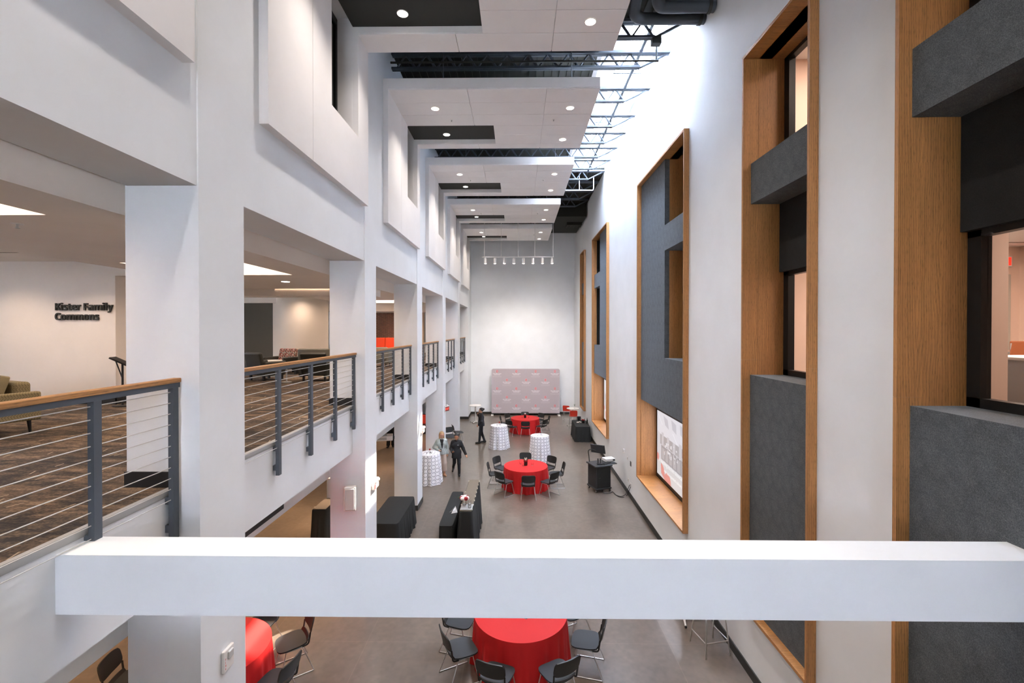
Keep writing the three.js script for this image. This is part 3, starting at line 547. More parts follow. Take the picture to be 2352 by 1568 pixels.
  struct('wall_dark_header', boxD(-14, -9.0, 6.6, 7.01, 16.9, 17.4), M.lounge, 'pale header above the dark accent wall');
  { const g = new THREE.CylinderGeometry(1.6, 1.6, 2.95, 40, 1, true, -0.95, 1.75); g.translate(-8.35, 5.535, -18.35); struct('wall_curved', [g, boxD(-7.15, -6.75, 4.06, 7.01, 17.6, 18.0)], std('#ddd3c6', 0.75, { side: THREE.DoubleSide, map: T.paint }), 'pale curved wall lit by a downlight in the lounge'); }
  struct('bulkhead_lounge', boxD(-14, -3.9, 6.52, 6.72, 12.3, 12.9), M.lounge, 'pale dropped bulkhead crossing the lounge ceiling', 'bulkhead');
  struct('bulkhead_far', boxD(-14, -3.9, 6.4, 6.72, 19.6, 20.1), M.lounge, 'second dropped bulkhead farther along the lounge', 'bulkhead');
  struct('bulkhead_brick', boxD(-10, -3.9, 6.55, 6.72, 24.4, 25.2), M.whiteLaminate, 'bright white header over the brick wall', 'bulkhead');
  // brick wall
  const bw = structGroup('wall_brick', 'brown brick wall at the far end of the lounge', 'wall');
  obj('mortar', boxD(-9, -5.2, 4.06, 6.55, 25.02, 25.4), M.mortar, bw);
  const br = []; for (let r = 0; r < 36; r++) for (let q = 0; q < 13; q++) { const x = -8.2 + q * 0.215 + (r % 2) * 0.107; br.push(boxD(x, x + 0.2, 4.07 + r * 0.068, 4.07 + r * 0.068 + 0.057, 25.0, 25.06)); }
  const brm = obj('bricks', br, M.brick, bw); brm.userData.kind = 'stuff';
  // a window slot with bright outside and red seats
  const w = thing('lounge_window', 'narrow bright window strip beside the second column', 'window', [-6.75, 4.4, -19.0], 0, undefined, 'structure');
  obj('window_frame', [box(-0.35, 0.35, 0, 0.06, -0.05, 0.05), box(-0.35, 0.35, 2.1, 2.2, -0.05, 0.05), box(-0.35, -0.29, 0, 2.2, -0.05, 0.05), box(0.29, 0.35, 0, 2.2, -0.05, 0.05)], M.frame, w); obj('window_glow', box(-0.29, 0.29, 0.06, 2.1, -0.01, 0.01), std('#ffffff', 0.4, { emissive: '#f3ecf4', emissiveIntensity: 0.8 }), w);
  const booth = thing('orange_booth', 'orange high back booth seat before the brick wall', 'booth', [-6.6, 4.062, -23.6]);
  obj('seat', rbox(-1.1, 1.1, 0.1, 0.45, -0.3, 0.35, 0.04), M.orange, booth); for (const x of [-0.74, 0, 0.74]) obj('back_cushion', rbox(x - 0.36, x + 0.36, 0.45, 1.12, -0.34, -0.2, 0.04), M.orange, booth); obj('plinth', box(-1.05, 1.05, 0, 0.1, -0.28, 0.3), M.black, booth);
  const gs = thing('grey_sofa', 'grey sofa seen through the third opening', 'sofa', [-6.1, 4.062, -19.0], Math.PI);
  obj('seat', rbox(-0.75, 0.75, 0.15, 0.42, -0.35, 0.35, 0.05), std('#7c7a6d', 0.85), gs); obj('backrest', rbox(-0.75, 0.75, 0.3, 0.82, -0.42, -0.25, 0.06), std('#7c7a6d', 0.85), gs); for (const e of [-1, 1]) { obj('armrest', rbox(e * 0.72 - 0.09, e * 0.72 + 0.09, 0.15, 0.66, -0.4, 0.36, 0.05), std('#7c7a6d', 0.85), gs); for (const z of [-0.3, 0.28]) obj('leg', rod(V(e * 0.66, 0, z), V(e * 0.66, 0.16, z), 0.02), M.black, gs); }
}

// ================================================================== things fixed to the columns
{
  const sp = thing('loudspeaker', 'white wall loudspeaker on the second column', 'loudspeaker', [-3.4, 1.96, -9.18], 0.25);
  const sh = new THREE.Shape(); sh.moveTo(-0.13, -0.02); sh.lineTo(0.13, -0.02); sh.lineTo(0.1, 0.13); sh.lineTo(0.02, 0.19); sh.lineTo(-0.09, 0.13); sh.closePath();
  const g = new THREE.ExtrudeGeometry(sh, { depth: 0.48, bevelEnabled: true, bevelSize: 0.008, bevelThickness: 0.008, bevelSegments: 2 }); g.rotateX(-Math.PI / 2); g.scale(1, 1, -1); g.computeVertexNormals();
  obj('cabinet', rbox(-0.12, 0.12, 0, 0.48, -0.0, 0.14, 0.02), M.whitePlastic, sp); obj('grille', rbox(-0.09, 0.09, 0.03, 0.45, 0.13, 0.155, 0.01), std('#d9dadb', 0.6), sp);
  obj('wall_bracket', box(-0.05, 0.05, 0.16, 0.32, -0.05, 0.01), M.whitePlastic, sp); obj('wire', tube([V(0.1, 0.4, -0.02), V(0.16, 0.47, -0.01), V(0.17, 0.42, -0.03)], 0.006, 16), M.black, sp);
  const fa = thing('fire_alarm', 'white fire alarm strobe with red FIRE lettering on the nearest column', 'alarm', [-3.098, 2.0, -4.77], Math.PI / 2);
  obj('plate', rbox(-0.085, 0.085, 0, 0.23, 0, 0.035, 0.012), M.whitePlastic, fa); obj('strobe_lens', rbox(-0.03, 0.05, 0.12, 0.2, 0.03, 0.055, 0.01), std('#cfd3d4', 0.15), fa);
  const ft = canvas(64, 256, (c) => { c.fillStyle = '#eceae8'; c.fillRect(0, 0, 64, 256); c.fillStyle = '#d3261c'; c.font = 'bold 56px sans-serif'; ['F', 'I', 'R', 'E'].forEach((ch, i) => c.fillText(ch, 14, 56 + i * 60)); });
  obj('lettering', new THREE.PlaneGeometry(0.035, 0.14).translate(-0.06, 0.09, 0.0365), std('#ffffff', 0.4, { map: ft }), fa);
  const em = (x, y, d, label) => {
    const t = thing('emergency_light', label, 'emergency light', [x, y, -d], Math.PI / 2, 'emergency lights on the columns');
    obj('housing', rbox(-0.15, 0.15, 0, 0.1, 0.0, 0.075, 0.015), M.whitePlastic, t);
    for (const e of [-1, 1]) { const h = new THREE.SphereGeometry(0.05, 16, 10, 0, 7, 0, 1.8); h.rotateX(1.2); h.translate(e * 0.09, 0.16, 0.06); obj('lamp_head', h, M.whitePlastic, t); obj('lamp_neck', rod(V(e * 0.09, 0.09, 0.03), V(e * 0.09, 0.14, 0.05), 0.014), M.whitePlastic, t); }
    const f = obj('sign_face', box(-0.15, -0.11, 0.02, 0.12, 0.075, 0.079), M.exitRed, t);
  };
  em(-3.1, 2.2, 9.72, 'white emergency light with two lamp heads on the second column'); em(-3.1, 2.28, 14.6, 'white emergency light with two lamp heads on the third column');
  const es = thing('exit_sign', 'red exit sign on the fourth column', 'sign', [-3.02, 2.12, -19.3], 1.1);
  obj('housing', rbox(-0.16, 0.16, 0, 0.24, -0.03, 0.03, 0.01), M.whitePlastic, es); obj('mount', box(-0.04, 0.04, 0.24, 0.3, -0.03, 0.03), M.whitePlastic, es);
  const et = canvas(256, 160, (c) => { c.fillStyle = '#3a0a08'; c.fillRect(0, 0, 256, 160); c.fillStyle = '#ff5a4a'; c.font = 'bold 110px sans-serif'; c.fillText('EXIT', 6, 120); });
  obj('sign_face', new THREE.PlaneGeometry(0.28, 0.18).translate(0, 0.12, 0.032), std('#400', 0.4, { emissive: '#ffffff', emissiveMap: et, emissiveIntensity: 1 }), es);
  const pr = thing('projector', 'grey ceiling projector hanging between the second and third columns', 'projector', [-4.15, 2.2, -14.0], 0.25);
  obj('body', rbox(-0.28, 0.28, 0, 0.14, -0.2, 0.2, 0.02), M.whitePlastic, pr); obj('lens', at(new THREE.CylinderGeometry(0.05, 0.05, 0.06, 18).rotateZ(Math.PI / 2), 0.3, 0.07, 0.06), M.black, pr);
  obj('mount_pole', cyl(0.02, 0.26, 0.14, 12), M.silver, pr); obj('mount_plate', box(-0.1, 0.1, 0.14, 0.16, -0.1, 0.1), M.silver, pr); obj('vent', box(-0.22, 0.1, 0.03, 0.11, 0.2, 0.204), M.silver, pr);
  obj('cable_bundle', tube([V(-0.1, 0.16, 0), V(-0.2, 0.24, 0.05), V(-0.05, 0.28, 0.1), V(0.1, 0.22, 0.02), V(0.02, 0.4, 0)], 0.012, 40), M.charcoal, pr);
}
// ground floor downlights below the mezzanine
[[-5.6, 2.6, 5.2, 'behind the nearest column'], [-4.9, 2.6, 9.3, 'behind the second column'], [-5.6, 2.6, 13.2, 'behind the third column'], [-5.6, 2.6, 18, 'behind the fourth column'], [-5.6, 2.6, 23, 'behind the fifth column'], [-8.4, 2.6, 8, 'deep left, near'], [-8.4, 2.6, 14, 'deep left, middle'], [-8.4, 2.6, 20.5, 'deep left, far'], [-5.6, 2.6, 1.8, 'left of the camera']].forEach(([x, y, d, w]) => {
  const l = thing('soffit_downlight', `warm round downlight under the upper floor, ${w}`, 'light', [x, y, -d], 0, 'downlights under the upper floor');
  obj('trim_ring', cyl(0.1, 0.01, -0.008, 24), M.whitePlastic, l); obj('lamp_lens', cyl(0.085, 0.008, -0.014, 24), M.glow, l);
  spot(l, 0, -0.03, 0, GROUND, WARMER, 1.1);
});

// ================================================================== track light and backdrop at the end wall
{
  const t = thing('track_light', 'white track with eight cylinder spotlights hanging before the end wall', 'track light', [0.02, 9.24, -24.4]);
  obj('track', box(-1.92, 1.92, 0.24, 0.27, -0.02, 0.02), M.whitePlastic, t);
  for (const x of [-1.8, -0.9, 0.0, 0.9, 1.88]) obj('hanger_rod', rod(V(x, 0.27, 0), V(x, 3.17, 0), 0.012), M.whitePlastic, t);
  for (let k = 0; k < 8; k++) {
    const x = -1.75 + k * 0.51, h = obj('spot_head', [at(cyl(0.07, 0.28, -0.1, 20), x, 0, 0), rod(V(x, 0.17, 0), V(x, 0.25, 0), 0.012)], M.whitePlastic, t);
    obj('lamp_lens', at(cyl(0.06, 0.01, -0.106, 20), x, 0, 0), M.glow, h);
    spot(t, x, -0.13, 0, TRACK, WARM, 0.72, [(0.3 - x) * 0.2, -6.6, -5.6], 1, 3);
  }
  const w = 4.45, h = 3.0, bd = thing('logo_backdrop', 'wide grey step and repeat backdrop with red letter logos at the end wall', 'backdrop', [0.52, 0.05, -29.75]);
  const bt = canvas(1536, 1036, (c, W, Hh) => {
    c.fillStyle = '#b9afb3'; c.fillRect(0, 0, W, Hh);
    const logo = (x, y) => {
      c.save(); c.translate(x, y);
      const oct = (a, b) => { c.beginPath(); const k = 0.42; [[-a, -b + b * k], [-a + a * k, -b], [a - a * k, -b], [a, -b + b * k], [a, b - b * k], [a - a * k, b], [-a + a * k, b], [-a, b - b * k]].forEach(([p, q], i) => c[i ? 'lineTo' : 'moveTo'](p, q)); c.closePath(); };
      c.fillStyle = '#f4eeee'; oct(23, 29); c.fill(); c.fillStyle = '#d8222c'; oct(20, 26); c.fill(); c.fillStyle = '#f4eeee'; oct(10, 16); c.fill(); c.fillStyle = '#aca4a8'; oct(7, 13); c.fill();
      c.fillStyle = '#f3eef0'; c.textAlign = 'center'; c.font = 'bold 26px serif'; c.fillText('The Ohio State', 0, 62); c.fillText('University', 0, 88);
      c.fillStyle = '#d9d2d5'; c.font = '13px sans-serif'; c.fillText('COLLEGE OF FOOD, AGRICULTURAL,', 0, 118); c.fillText('AND ENVIRONMENTAL SCIENCES', 0, 136);
      c.restore();
    };
    for (let r = 0; r < 5; r++) for (let q = 0; q < (r % 2 ? 3 : 4); q++) logo((r % 2 ? 345 : 125) + q * 434, 60 + r * 201);
  });
  const s = new THREE.Shape(), r = 0.12; s.moveTo(-w / 2, 0.1); s.lineTo(w / 2, 0.1); s.lineTo(w / 2, h - r); s.absarc(w / 2 - r, h - r, r, 0, Math.PI / 2); s.lineTo(-w / 2 + r, h); s.absarc(-w / 2 + r, h - r, r, Math.PI / 2, Math.PI);
  const g = new THREE.ExtrudeGeometry(s, { depth: 0.04, bevelEnabled: false, curveSegments: 8 });
  const p = g.attributes.position, u = g.attributes.uv; for (let i = 0; i < p.count; i++) u.setXY(i, p.getX(i) / w + 0.5, (p.getY(i) - 0.1) / (h - 0.1));
  obj('printed_fabric', g, std('#ffffff', 0.85, { map: bt }), bd);
  for (const x of [-w / 2 + 0.05, w / 2 - 0.05]) { obj('foot', rbox(x - 0.08, x + 0.08, -0.05, -0.01, -0.25, 0.3, 0.01), M.whitePlastic, bd); obj('post', rod(V(x, -0.03, -0.02), V(x, h - 0.2, -0.02), 0.02), M.silver, bd); }
  obj('bottom_bar', box(-w / 2, w / 2, 0.06, 0.1, -0.02, 0.03), M.charcoal, bd);
}

// ================================================================== chairs
function curvedPad(w, h, t, bend, round, nx = 10, ny = 8) {     // a rounded pad in the xy plane, bent about y
  const g = new THREE.BoxGeometry(2, 2, t, nx, ny, 1), p = g.attributes.position;
  for (let i = 0; i < p.count; i++) {
    const a = p.getX(i), b = p.getY(i), x = a * Math.sqrt(1 - round * b * b * b * b) * w / 2, y = b * Math.sqrt(1 - round * a * a * a * a) * h / 2;
    p.setXYZ(i, x, y, p.getZ(i) + bend * (x / (w / 2)) ** 2);
  }
  g.computeVertexNormals(); return g;
}
let chairProto;
function chair(label, x, z, turn, group, y = 0) {
  if (chairProto) return dup(chairProto, label, [x, y, z], turn, group);
  const t = chairProto = thing('stacking_chair', label, 'chair', [x, y, z], turn, group);
  const seat = curvedPad(0.47, 0.46, 0.022, 0.018, 0.3); seat.rotateX(-Math.PI / 2 + 0.06); seat.translate(0, 0.445, 0.03); obj('seat', seat, M.seat, t);
  const back = curvedPad(0.46, 0.26, 0.018, 0.035, 0.25); back.rotateX(-0.24); back.translate(0, 0.715, -0.28); obj('backrest', back, M.shell, t);
  const low = curvedPad(0.4, 0.1, 0.016, 0.03, 0.2); low.rotateX(-0.5); low.translate(0, 0.475, -0.2); obj('seat_lip', low, M.shell, t);
  for (const e of [-1, 1]) {
    obj('upright', tube([V(e * 0.2, 0.43, -0.1), V(e * 0.205, 0.45, -0.185), V(e * 0.208, 0.52, -0.205), V(e * 0.212, 0.62, -0.22)], 0.014, 14, 6), M.shell, t);
    obj('leg', rod(V(e * 0.2, 0.43, 0.14), V(e * 0.245, 0.01, 0.235), 0.0085), M.chrome, t);
    obj('leg', rod(V(e * 0.2, 0.43, -0.1), V(e * 0.245, 0.01, -0.265), 0.0085), M.chrome, t);
    obj('floor_rail', rod(V(e * 0.245, 0.01, 0.235), V(e * 0.245, 0.01, -0.265), 0.0085), M.chrome, t);
    obj('side_bar', rod(V(e * 0.2, 0.425, 0.15), V(e * 0.2, 0.425, -0.11), 0.0085), M.chrome, t);
  }
  obj('cross_bar', rod(V(-0.2, 0.42, 0.12), V(0.2, 0.42, 0.12), 0.0085), M.chrome, t);
  return t;
}
// ================================================================== cloths and tables
function drape(outline, N, Hh, flare, amp, freq, ph, top = 0.02) {   // cloth over a top whose edge is outline(s) -> [x, z, nx, nz]; hangs to the floor
  const rows = 12, pos = [], uv = [], idx = []; let len = 0, prev;
  const edge = []; for (let i = 0; i <= N; i++) { const o = outline((i % N) / N); if (prev) len += Math.hypot(o[0] - prev[0], o[1] - prev[1]); edge.push([...o, len]); prev = o; }
  const cx = 0, cz = 0;
  for (let r = -4; r <= rows; r++) for (let i = 0; i <= N; i++) {
    const [x, z, nx, nz, s] = edge[i], k = s / len * Math.PI * 2;
    if (r < 0) { const f = (r + 4) / 4; pos.push(cx + (x - cx) * f * 0.985, Hh, cz + (z - cz) * f * 0.985); uv.push(x * f, z * f); continue; }
    const t = r / rows, tt = Math.max(0, t), fold = Math.sin(k * freq + ph) * 0.6 + Math.sin(k * (freq * 1.7 | 0) + ph * 2.3) * 0.4 + Math.sin(k * (freq * 0.6 | 0) + 1 + ph) * 0.3;
    const off = (t < 0.03 ? 0.004 : 0.008) + flare * tt + amp * Math.pow(tt, 0.6) * (0.35 + 0.65 * tt) * fold;
    pos.push(x + nx * off, Hh - top * 0 - tt * (Hh - 0.004) - (r === 0 ? 0.004 : 0), z + nz * off); uv.push(s, Hh * (1 - t));
  }
  const W = N + 1; for (let r = 0; r < rows + 4; r++) for (let i = 0; i < N; i++) { const a = r * W + i; idx.push(a, a + W, a + 1, a + 1, a + W, a + W + 1); }
  const g = new THREE.BufferGeometry(); g.setAttribute('position', new THREE.Float32BufferAttribute(pos, 3)); g.setAttribute('uv', new THREE.Float32BufferAttribute(uv, 2)); g.setIndex(idx);
  const up = g.toNonIndexed(); up.computeVertexNormals();
  const c = toCreasedNormals(g, 0.9); return c;
}
const circle = (R) => (s) => { const a = s * Math.PI * 2; return [R * Math.cos(a), R * Math.sin(a), Math.cos(a), Math.sin(a)]; };
const rect = (w, d, r = 0.05) => (s) => {    // rounded rectangle, half sizes w, d
  const a = s * Math.PI * 2, c = Math.cos(a), n = Math.sin(a), q = 16, k = Math.pow(Math.pow(Math.abs(c / w), q) + Math.pow(Math.abs(n / d), q), -1 / q), x = c * k, z = n * k;
  let gx = Math.sign(c) * Math.pow(Math.abs(x / w), q - 1) / w, gz = Math.sign(n) * Math.pow(Math.abs(z / d), q - 1) / d; const l = Math.hypot(gx, gz); return [x, z, gx / l, gz / l];
};
function glassCup(label, x, y, z, r = 0.035, h = 0.1, group = 'drinking glasses') {
  const t = obj('drinking_glass', lathe([[0, 0], [r * 0.8, 0], [r * 0.82, 0.004], [r, h], [r * 0.93, h], [r * 0.76, 0.01], [0, 0.01]], 20), M.clearGlass); t.position.set(x, y, z); tag(t, label, 'glass', group); return t;
}
function flowers(label, x, y, z, tall, white) {
  const t = thing('flower_vase', label, 'flowers', [x, y, z], rnd() * 6);
  obj('vase', lathe([[0, 0], [0.06, 0], [0.065, 0.02], [0.065, 0.13], [0.058, 0.13], [0.055, 0.02], [0, 0.015]], 24), std('#1d1c1a', 0.2), t);
  for (let k = 0; k < 10; k++) { const a = k * 0.63, l = 0.12 + 0.06 * rnd(), s = new THREE.SphereGeometry(0.04, 8, 6); s.scale(0.35, 1, 0.12); s.rotateX(0.7 + 0.5 * rnd()); s.rotateY(a); s.translate(Math.sin(a) * 0.07, 0.13 + l * 0.55, Math.cos(a) * 0.07); obj('leaf', s, M.leaf, t); }
  for (let k = 0; k < 6; k++) { const a = k * 1.05 + 0.4, s = new THREE.IcosahedronGeometry(0.034, 1); s.translate(Math.sin(a) * 0.055, 0.15 + 0.03 * rnd(), Math.cos(a) * 0.055); obj('bloom', s, M.petalRed, t); }
  for (let k = 0; k < 5; k++) { const a = k * 1.26, s = new THREE.SphereGeometry(0.05, 8, 6); s.scale(0.22, tall, 0.12); s.rotateX(0.35); s.rotateY(a); s.translate(Math.sin(a) * 0.03, 0.15 + 0.05 * tall, Math.cos(a) * 0.03); obj('white_petal', s, M.petalWhite, t); }
  return t;
}
function redTable(which, x, z, R, ph, angles, names, vase = true) {
  const t = thing('round_table', `round banquet table under the red cloth, ${which}`, 'table', [x, 0, z], 0, 'round banquet tables');
  obj('tabletop', cyl(R - 0.03, 0.03, 0.722, 40), M.tan, t); obj('pedestal', cyl(0.05, 0.72, 0, 12), M.black, t); obj('foot', cyl(0.28, 0.02, 0, 24), M.black, t);
  const c = obj('tablecloth', drape(circle(R), 180, 0.762, 0.035, 0.045, 21, ph), M.redCloth); c.position.set(x, 0, z); tag(c, `bright red floor length tablecloth on the round table, ${which}`, 'tablecloth', 'red tablecloths');
  angles.forEach((a, i) => { const r = R + 0.33 + 0.02 * Math.sin(i * 5 + ph * 9), A = a * Math.PI / 180, px = x + Math.cos(A) * r, pz = z + Math.sin(A) * r; chair(`black chair with chrome legs at the ${which.split(',')[0]} red table, ${names[i]}`, px, pz, Math.atan2(x - px, z - pz) + 0.06 * Math.sin(i * 3), `chairs around the ${which.split(',')[0]} red table`); });
  if (vase) { flowers(`dark flower vase with white and red blooms on the ${which.split(',')[0]} red table`, x - 0.0, 0.764, z, 1.3); }
}
const around = ['on its right side', 'near right of it', 'nearest the camera', 'near left of it', 'on its left side', 'far left of it', 'behind it', 'far right of it'];
redTable('middle, in the hall', 0.29, -16.2, 0.77, 1, [-3, 46, 87, 133, 180, 218, 270, -42], around);
redTable('farthest, near the backdrop', 0.41, -24.97, 0.77, 2, [-6, 38, 90, 130, 182, 222, 270, -46], around);
redTable('nearest, below the beam', 0.05, -7.79, 0.79, 3, [14, 61, 109, 153, 192, 235, 285, -28], ['on its right side', 'near right of it', 'near left of it', 'left side, toward the camera', 'left side, half under the beam', 'far left, hidden by the beam', 'behind it', 'far right, mostly hidden'], true);
redTable('left, under the upper floor', -4.6, -6.8, 0.77, 4, [12, -36, 168, 215, -85], ['on its right, toward the camera', 'on its right, farther back', 'on its left', 'far left of it', 'behind it'], false);
for (const [x, z, w] of [[0.14, -7.6, 'on the nearest red table'], [0.2, -16.1, 'left of the vase on the middle red table'], [0.1, -16.35, 'behind the vase on the middle red table'], [0.52, -16.2, 'right of the vase on the middle red table'], [0.25, -24.9, 'left of the vase on the farthest red table'], [0.6, -24.9, 'right of the vase on the farthest red table']]) glassCup(`small clear glass ${w}`, x, 0.764, z);
chair('black chair standing by the fourth column, behind the two people', -3.25, -21.9, 0.5, 'spare chairs by the columns');
chair('second black chair by the fourth column, turned sideways', -3.0, -22.8, 1.9, 'spare chairs by the columns');

function highTable(which, x, z, R, ph) {
  const t = thing('cocktail_table', `tall cocktail table under a patterned cloth, ${which}`, 'table', [x, 0, z], 0, 'tall cocktail tables');
  obj('tabletop', cyl(R - 0.02, 0.03, 1.03, 32), M.tan, t); obj('pole', cyl(0.04, 1.03, 0, 12), M.black, t); obj('foot', cyl(0.28, 0.02, 0, 24), M.black, t);
  const c = obj('patterned_cloth', drape(circle(R), 150, 1.072, 0.085, 0.05, 9, ph), M.hexCloth); c.position.set(x, 0, z); tag(c, `white cloth with grey ring pattern over the cocktail table, ${which}`, 'tablecloth', 'patterned cloths');
  const rose = thing('bud_vase', `small glass with a red rose on the cocktail table, ${which}`, 'flowers', [x + 0.02, 1.074, z]); obj('vase', lathe([[0, 0], [0.035, 0], [0.035, 0.07], [0.031, 0.07], [0.031, 0.006], [0, 0.006]], 18), M.clearGlass, rose); obj('bloom', at(new THREE.IcosahedronGeometry(0.035, 1), 0, 0.13, 0), M.petalRed, rose); obj('stem', rod(V(0, 0.01, 0), V(0, 0.12, 0), 0.004), M.leaf, rose);
  for (const e of [-1, 1]) glassCup(`votive glass ${e < 0 ? 'left' : 'right'} of the rose on the cocktail table, ${which}`, x + e * 0.09, 1.074, z + 0.03, 0.03, 0.06, 'votive glasses');
}
highTable('left of the farthest red table', -0.89, -21.58, 0.385, 1); highTable('right, behind the middle red table', 0.95, -19.52, 0.385, 2.2); highTable('half hidden by the third column', -3.25, -16.65, 0.385, 3.1);

function blackTable(label, x, z, w, d, h, ph, flare = 0.06, amp = 0.026, group = 'black draped tables') {
  const t = thing('folding_table', 'folding table under the ' + label, 'table', [x, 0, z]); obj('table_top', box(-w + 0.03, w - 0.03, h - 0.05, h - 0.012, -d + 0.03, d - 0.03), M.tan, t); for (const [a, b] of [[-1, -1], [1, -1], [-1, 1], [1, 1]]) obj('leg', rod(V(a * (w - 0.1), 0, b * (d - 0.12)), V(a * (w - 0.1), h - 0.05, b * (d - 0.12)), 0.015), M.black, t);
  const c = obj('black_tablecloth', drape(rect(w, d), 240, h, flare, amp, 17, ph), M.blackCloth); c.position.set(x, 0, z); return tag(c, label, 'tablecloth', group);
}
blackTable('black cloth over the table between the second and third columns', -3.36, -12.22, 0.37, 0.93, 0.76, 1.1);
blackTable('black cloth over the low front part of the bar', -1.78, -12.37, 0.17, 1.19, 0.76, 2.4, 0.015, 0.012);
blackTable('black cloth over the tall part of the bar', -1.29, -12.37, 0.16, 1.19, 1.1, 3.6, 0.07, 0.03);
blackTable('black cloth over the tall bar behind the second column', -5.12, -12.03, 0.19, 0.4, 0.95, 0.6);
blackTable('black cloth over the serving table by the right wall', 3.27, -23.6, 0.36, 0.88, 0.76, 5.2);
{
  const top = thing('bar_counter', 'brown bar top with small white clips on the tall black bar', 'bar top', [-1.29, 1.110, -12.37]);
  obj('board', rbox(-0.15, 0.15, 0, 0.015, -1.17, 1.17, 0.006), M.tan, top);
  for (let k = 0; k < 8; k++) { obj('clip', rbox(0.14, 0.165, -0.01, 0.022, -1.05 + k * 0.3, -1.02 + k * 0.3, 0.004, 1), M.cream, top); if (k % 3 === 0) obj('clip', rbox(-0.165, -0.14, -0.01, 0.022, -1.05 + k * 0.3, -1.02 + k * 0.3, 0.004, 1), M.cream, top); }
  const top2 = thing('bar_counter', 'brown bar top on the bar behind the second column', 'bar top', [-5.12, 0.962, -12.03]); obj('board', rbox(-0.17, 0.17, 0, 0.015, -0.38, 0.38, 0.006), M.tan, top2); obj('clip', rbox(-0.185, -0.15, -0.01, 0.022, 0.25, 0.29, 0.004, 1), M.cream, top2);
  const tr = thing('serving_tray', 'clear rectangular tray on the near end of the tall bar', 'tray', [-1.28, 1.134, -11.42]); obj('tray_base', rbox(-0.15, 0.15, 0, 0.012, -0.16, 0.2, 0.005), M.silver, tr); 
  const v = thing('flower_vase', 'clear vase with white and dark red roses on the bar', 'flowers', [-1.35, 1.148, -11.5]);
  obj('vase', lathe([[0, 0], [0.045, 0], [0.05, 0.02], [0.045, 0.16], [0.04, 0.16], [0.042, 0.02], [0, 0.012]], 24), M.clearGlass, v);
  for (let k = 0; k < 9; k++) { const a = k * 0.7, r = k ? 0.075 : 0, s = new THREE.IcosahedronGeometry(0.05, 2); s.translate(Math.sin(a) * r, 0.21 - r * 0.3, Math.cos(a) * r); obj('rose', s, k % 2 ? M.petalRed : M.petalWhite, v); }
  { const s = new THREE.SphereGeometry(0.05, 8, 6); s.scale(1, 0.2, 0.4); s.translate(-0.13, 0.2, 0); obj('leaf', s, M.leaf, v); }
  glassCup('clear glass right of the roses on the bar', -1.22, 1.148, -11.45, 0.045, 0.14); glassCup('clear glass at the near end of the bar', -1.2, 1.148, -11.32, 0.045, 0.14);
  const sg = thing('tent_card', 'white folded paper card on the low bar', 'card', [-1.7, 0.766, -12.0], 0.5);
  { const g = new THREE.BufferGeometry(); const a = [[-0.09, 0.0, 0.06], [0.09, 0, 0.06], [0.06, 0.16, 0], [-0.09, 0, -0.06], [0.09, 0, -0.06]]; const f = [[0, 1, 2], [4, 3, 2], [1, 4, 2]]; const p = []; for (const q of f) for (const i of q) p.push(...a[i]); g.setAttribute('position', new THREE.Float32BufferAttribute(p, 3)); g.setAttribute('uv', new THREE.Float32BufferAttribute(new Array(f.length * 6).fill(0), 2)); g.computeVertexNormals(); obj('card', g, std('#f4f2f2', 0.8, { side: THREE.DoubleSide }), sg); }
  const pd = thing('display_pedestal', 'white box pedestal behind the bar beside the second column', 'pedestal', [-5.05, 0, -12.85]); obj('body', rbox(-0.28, 0.28, 0, 1.42, -0.25, 0.25, 0.01), M.white, pd); obj('cap', rbox(-0.3, 0.3, 1.42, 1.46, -0.27, 0.27, 0.008), M.whiteLaminate, pd);
  // serving table at the right wall
  flowers('flower vase with red and white blooms on the serving table', 3.4, 0.764, -23.6, 1.0);
  for (let k = 0; k < 6; k++) glassCup(`clear glass on the serving table, number ${['nearest the wall', 'at its near corner', 'left of the flowers', 'behind the flowers', 'beside the ice bucket', 'in the middle'][k]}`.replace('number ', ''), [3.6, 3.55, 3.2, 3.45, 3.3, 3.5][k], 0.764, [-23.2, -23.0, -23.5, -23.9, -24.1, -23.35][k], 0.035, 0.12);
  const bk = obj('ice_bucket', lathe([[0, 0], [0.09, 0], [0.1, 0.2], [0.09, 0.2], [0.08, 0.02], [0, 0.02]], 24), M.black); bk.position.set(3.28, 0.764, -24.3); tag(bk, 'black bucket at the back of the serving table', 'bucket');
  const nap = thing('napkin_stack', 'white napkins lying on the serving table', 'napkins', [3.18, 0.764, -23.75], 0.2); for (let k = 0; k < 3; k++) obj('napkin', rbox(-0.1 + k * 0.02, 0.1 + k * 0.02, k * 0.008, k * 0.008 + 0.007, -0.07, 0.07, 0.002, 1), M.petalWhite, nap);
  const bt = obj('wine_bottle', lathe([[0, 0], [0.037, 0], [0.037, 0.19], [0.014, 0.23], [0.014, 0.3], [0, 0.3]], 20), std('#15201a', 0.12)); bt.position.set(3.58, 0.764, -23.45); tag(bt, 'dark wine bottle on the serving table', 'bottle');
}

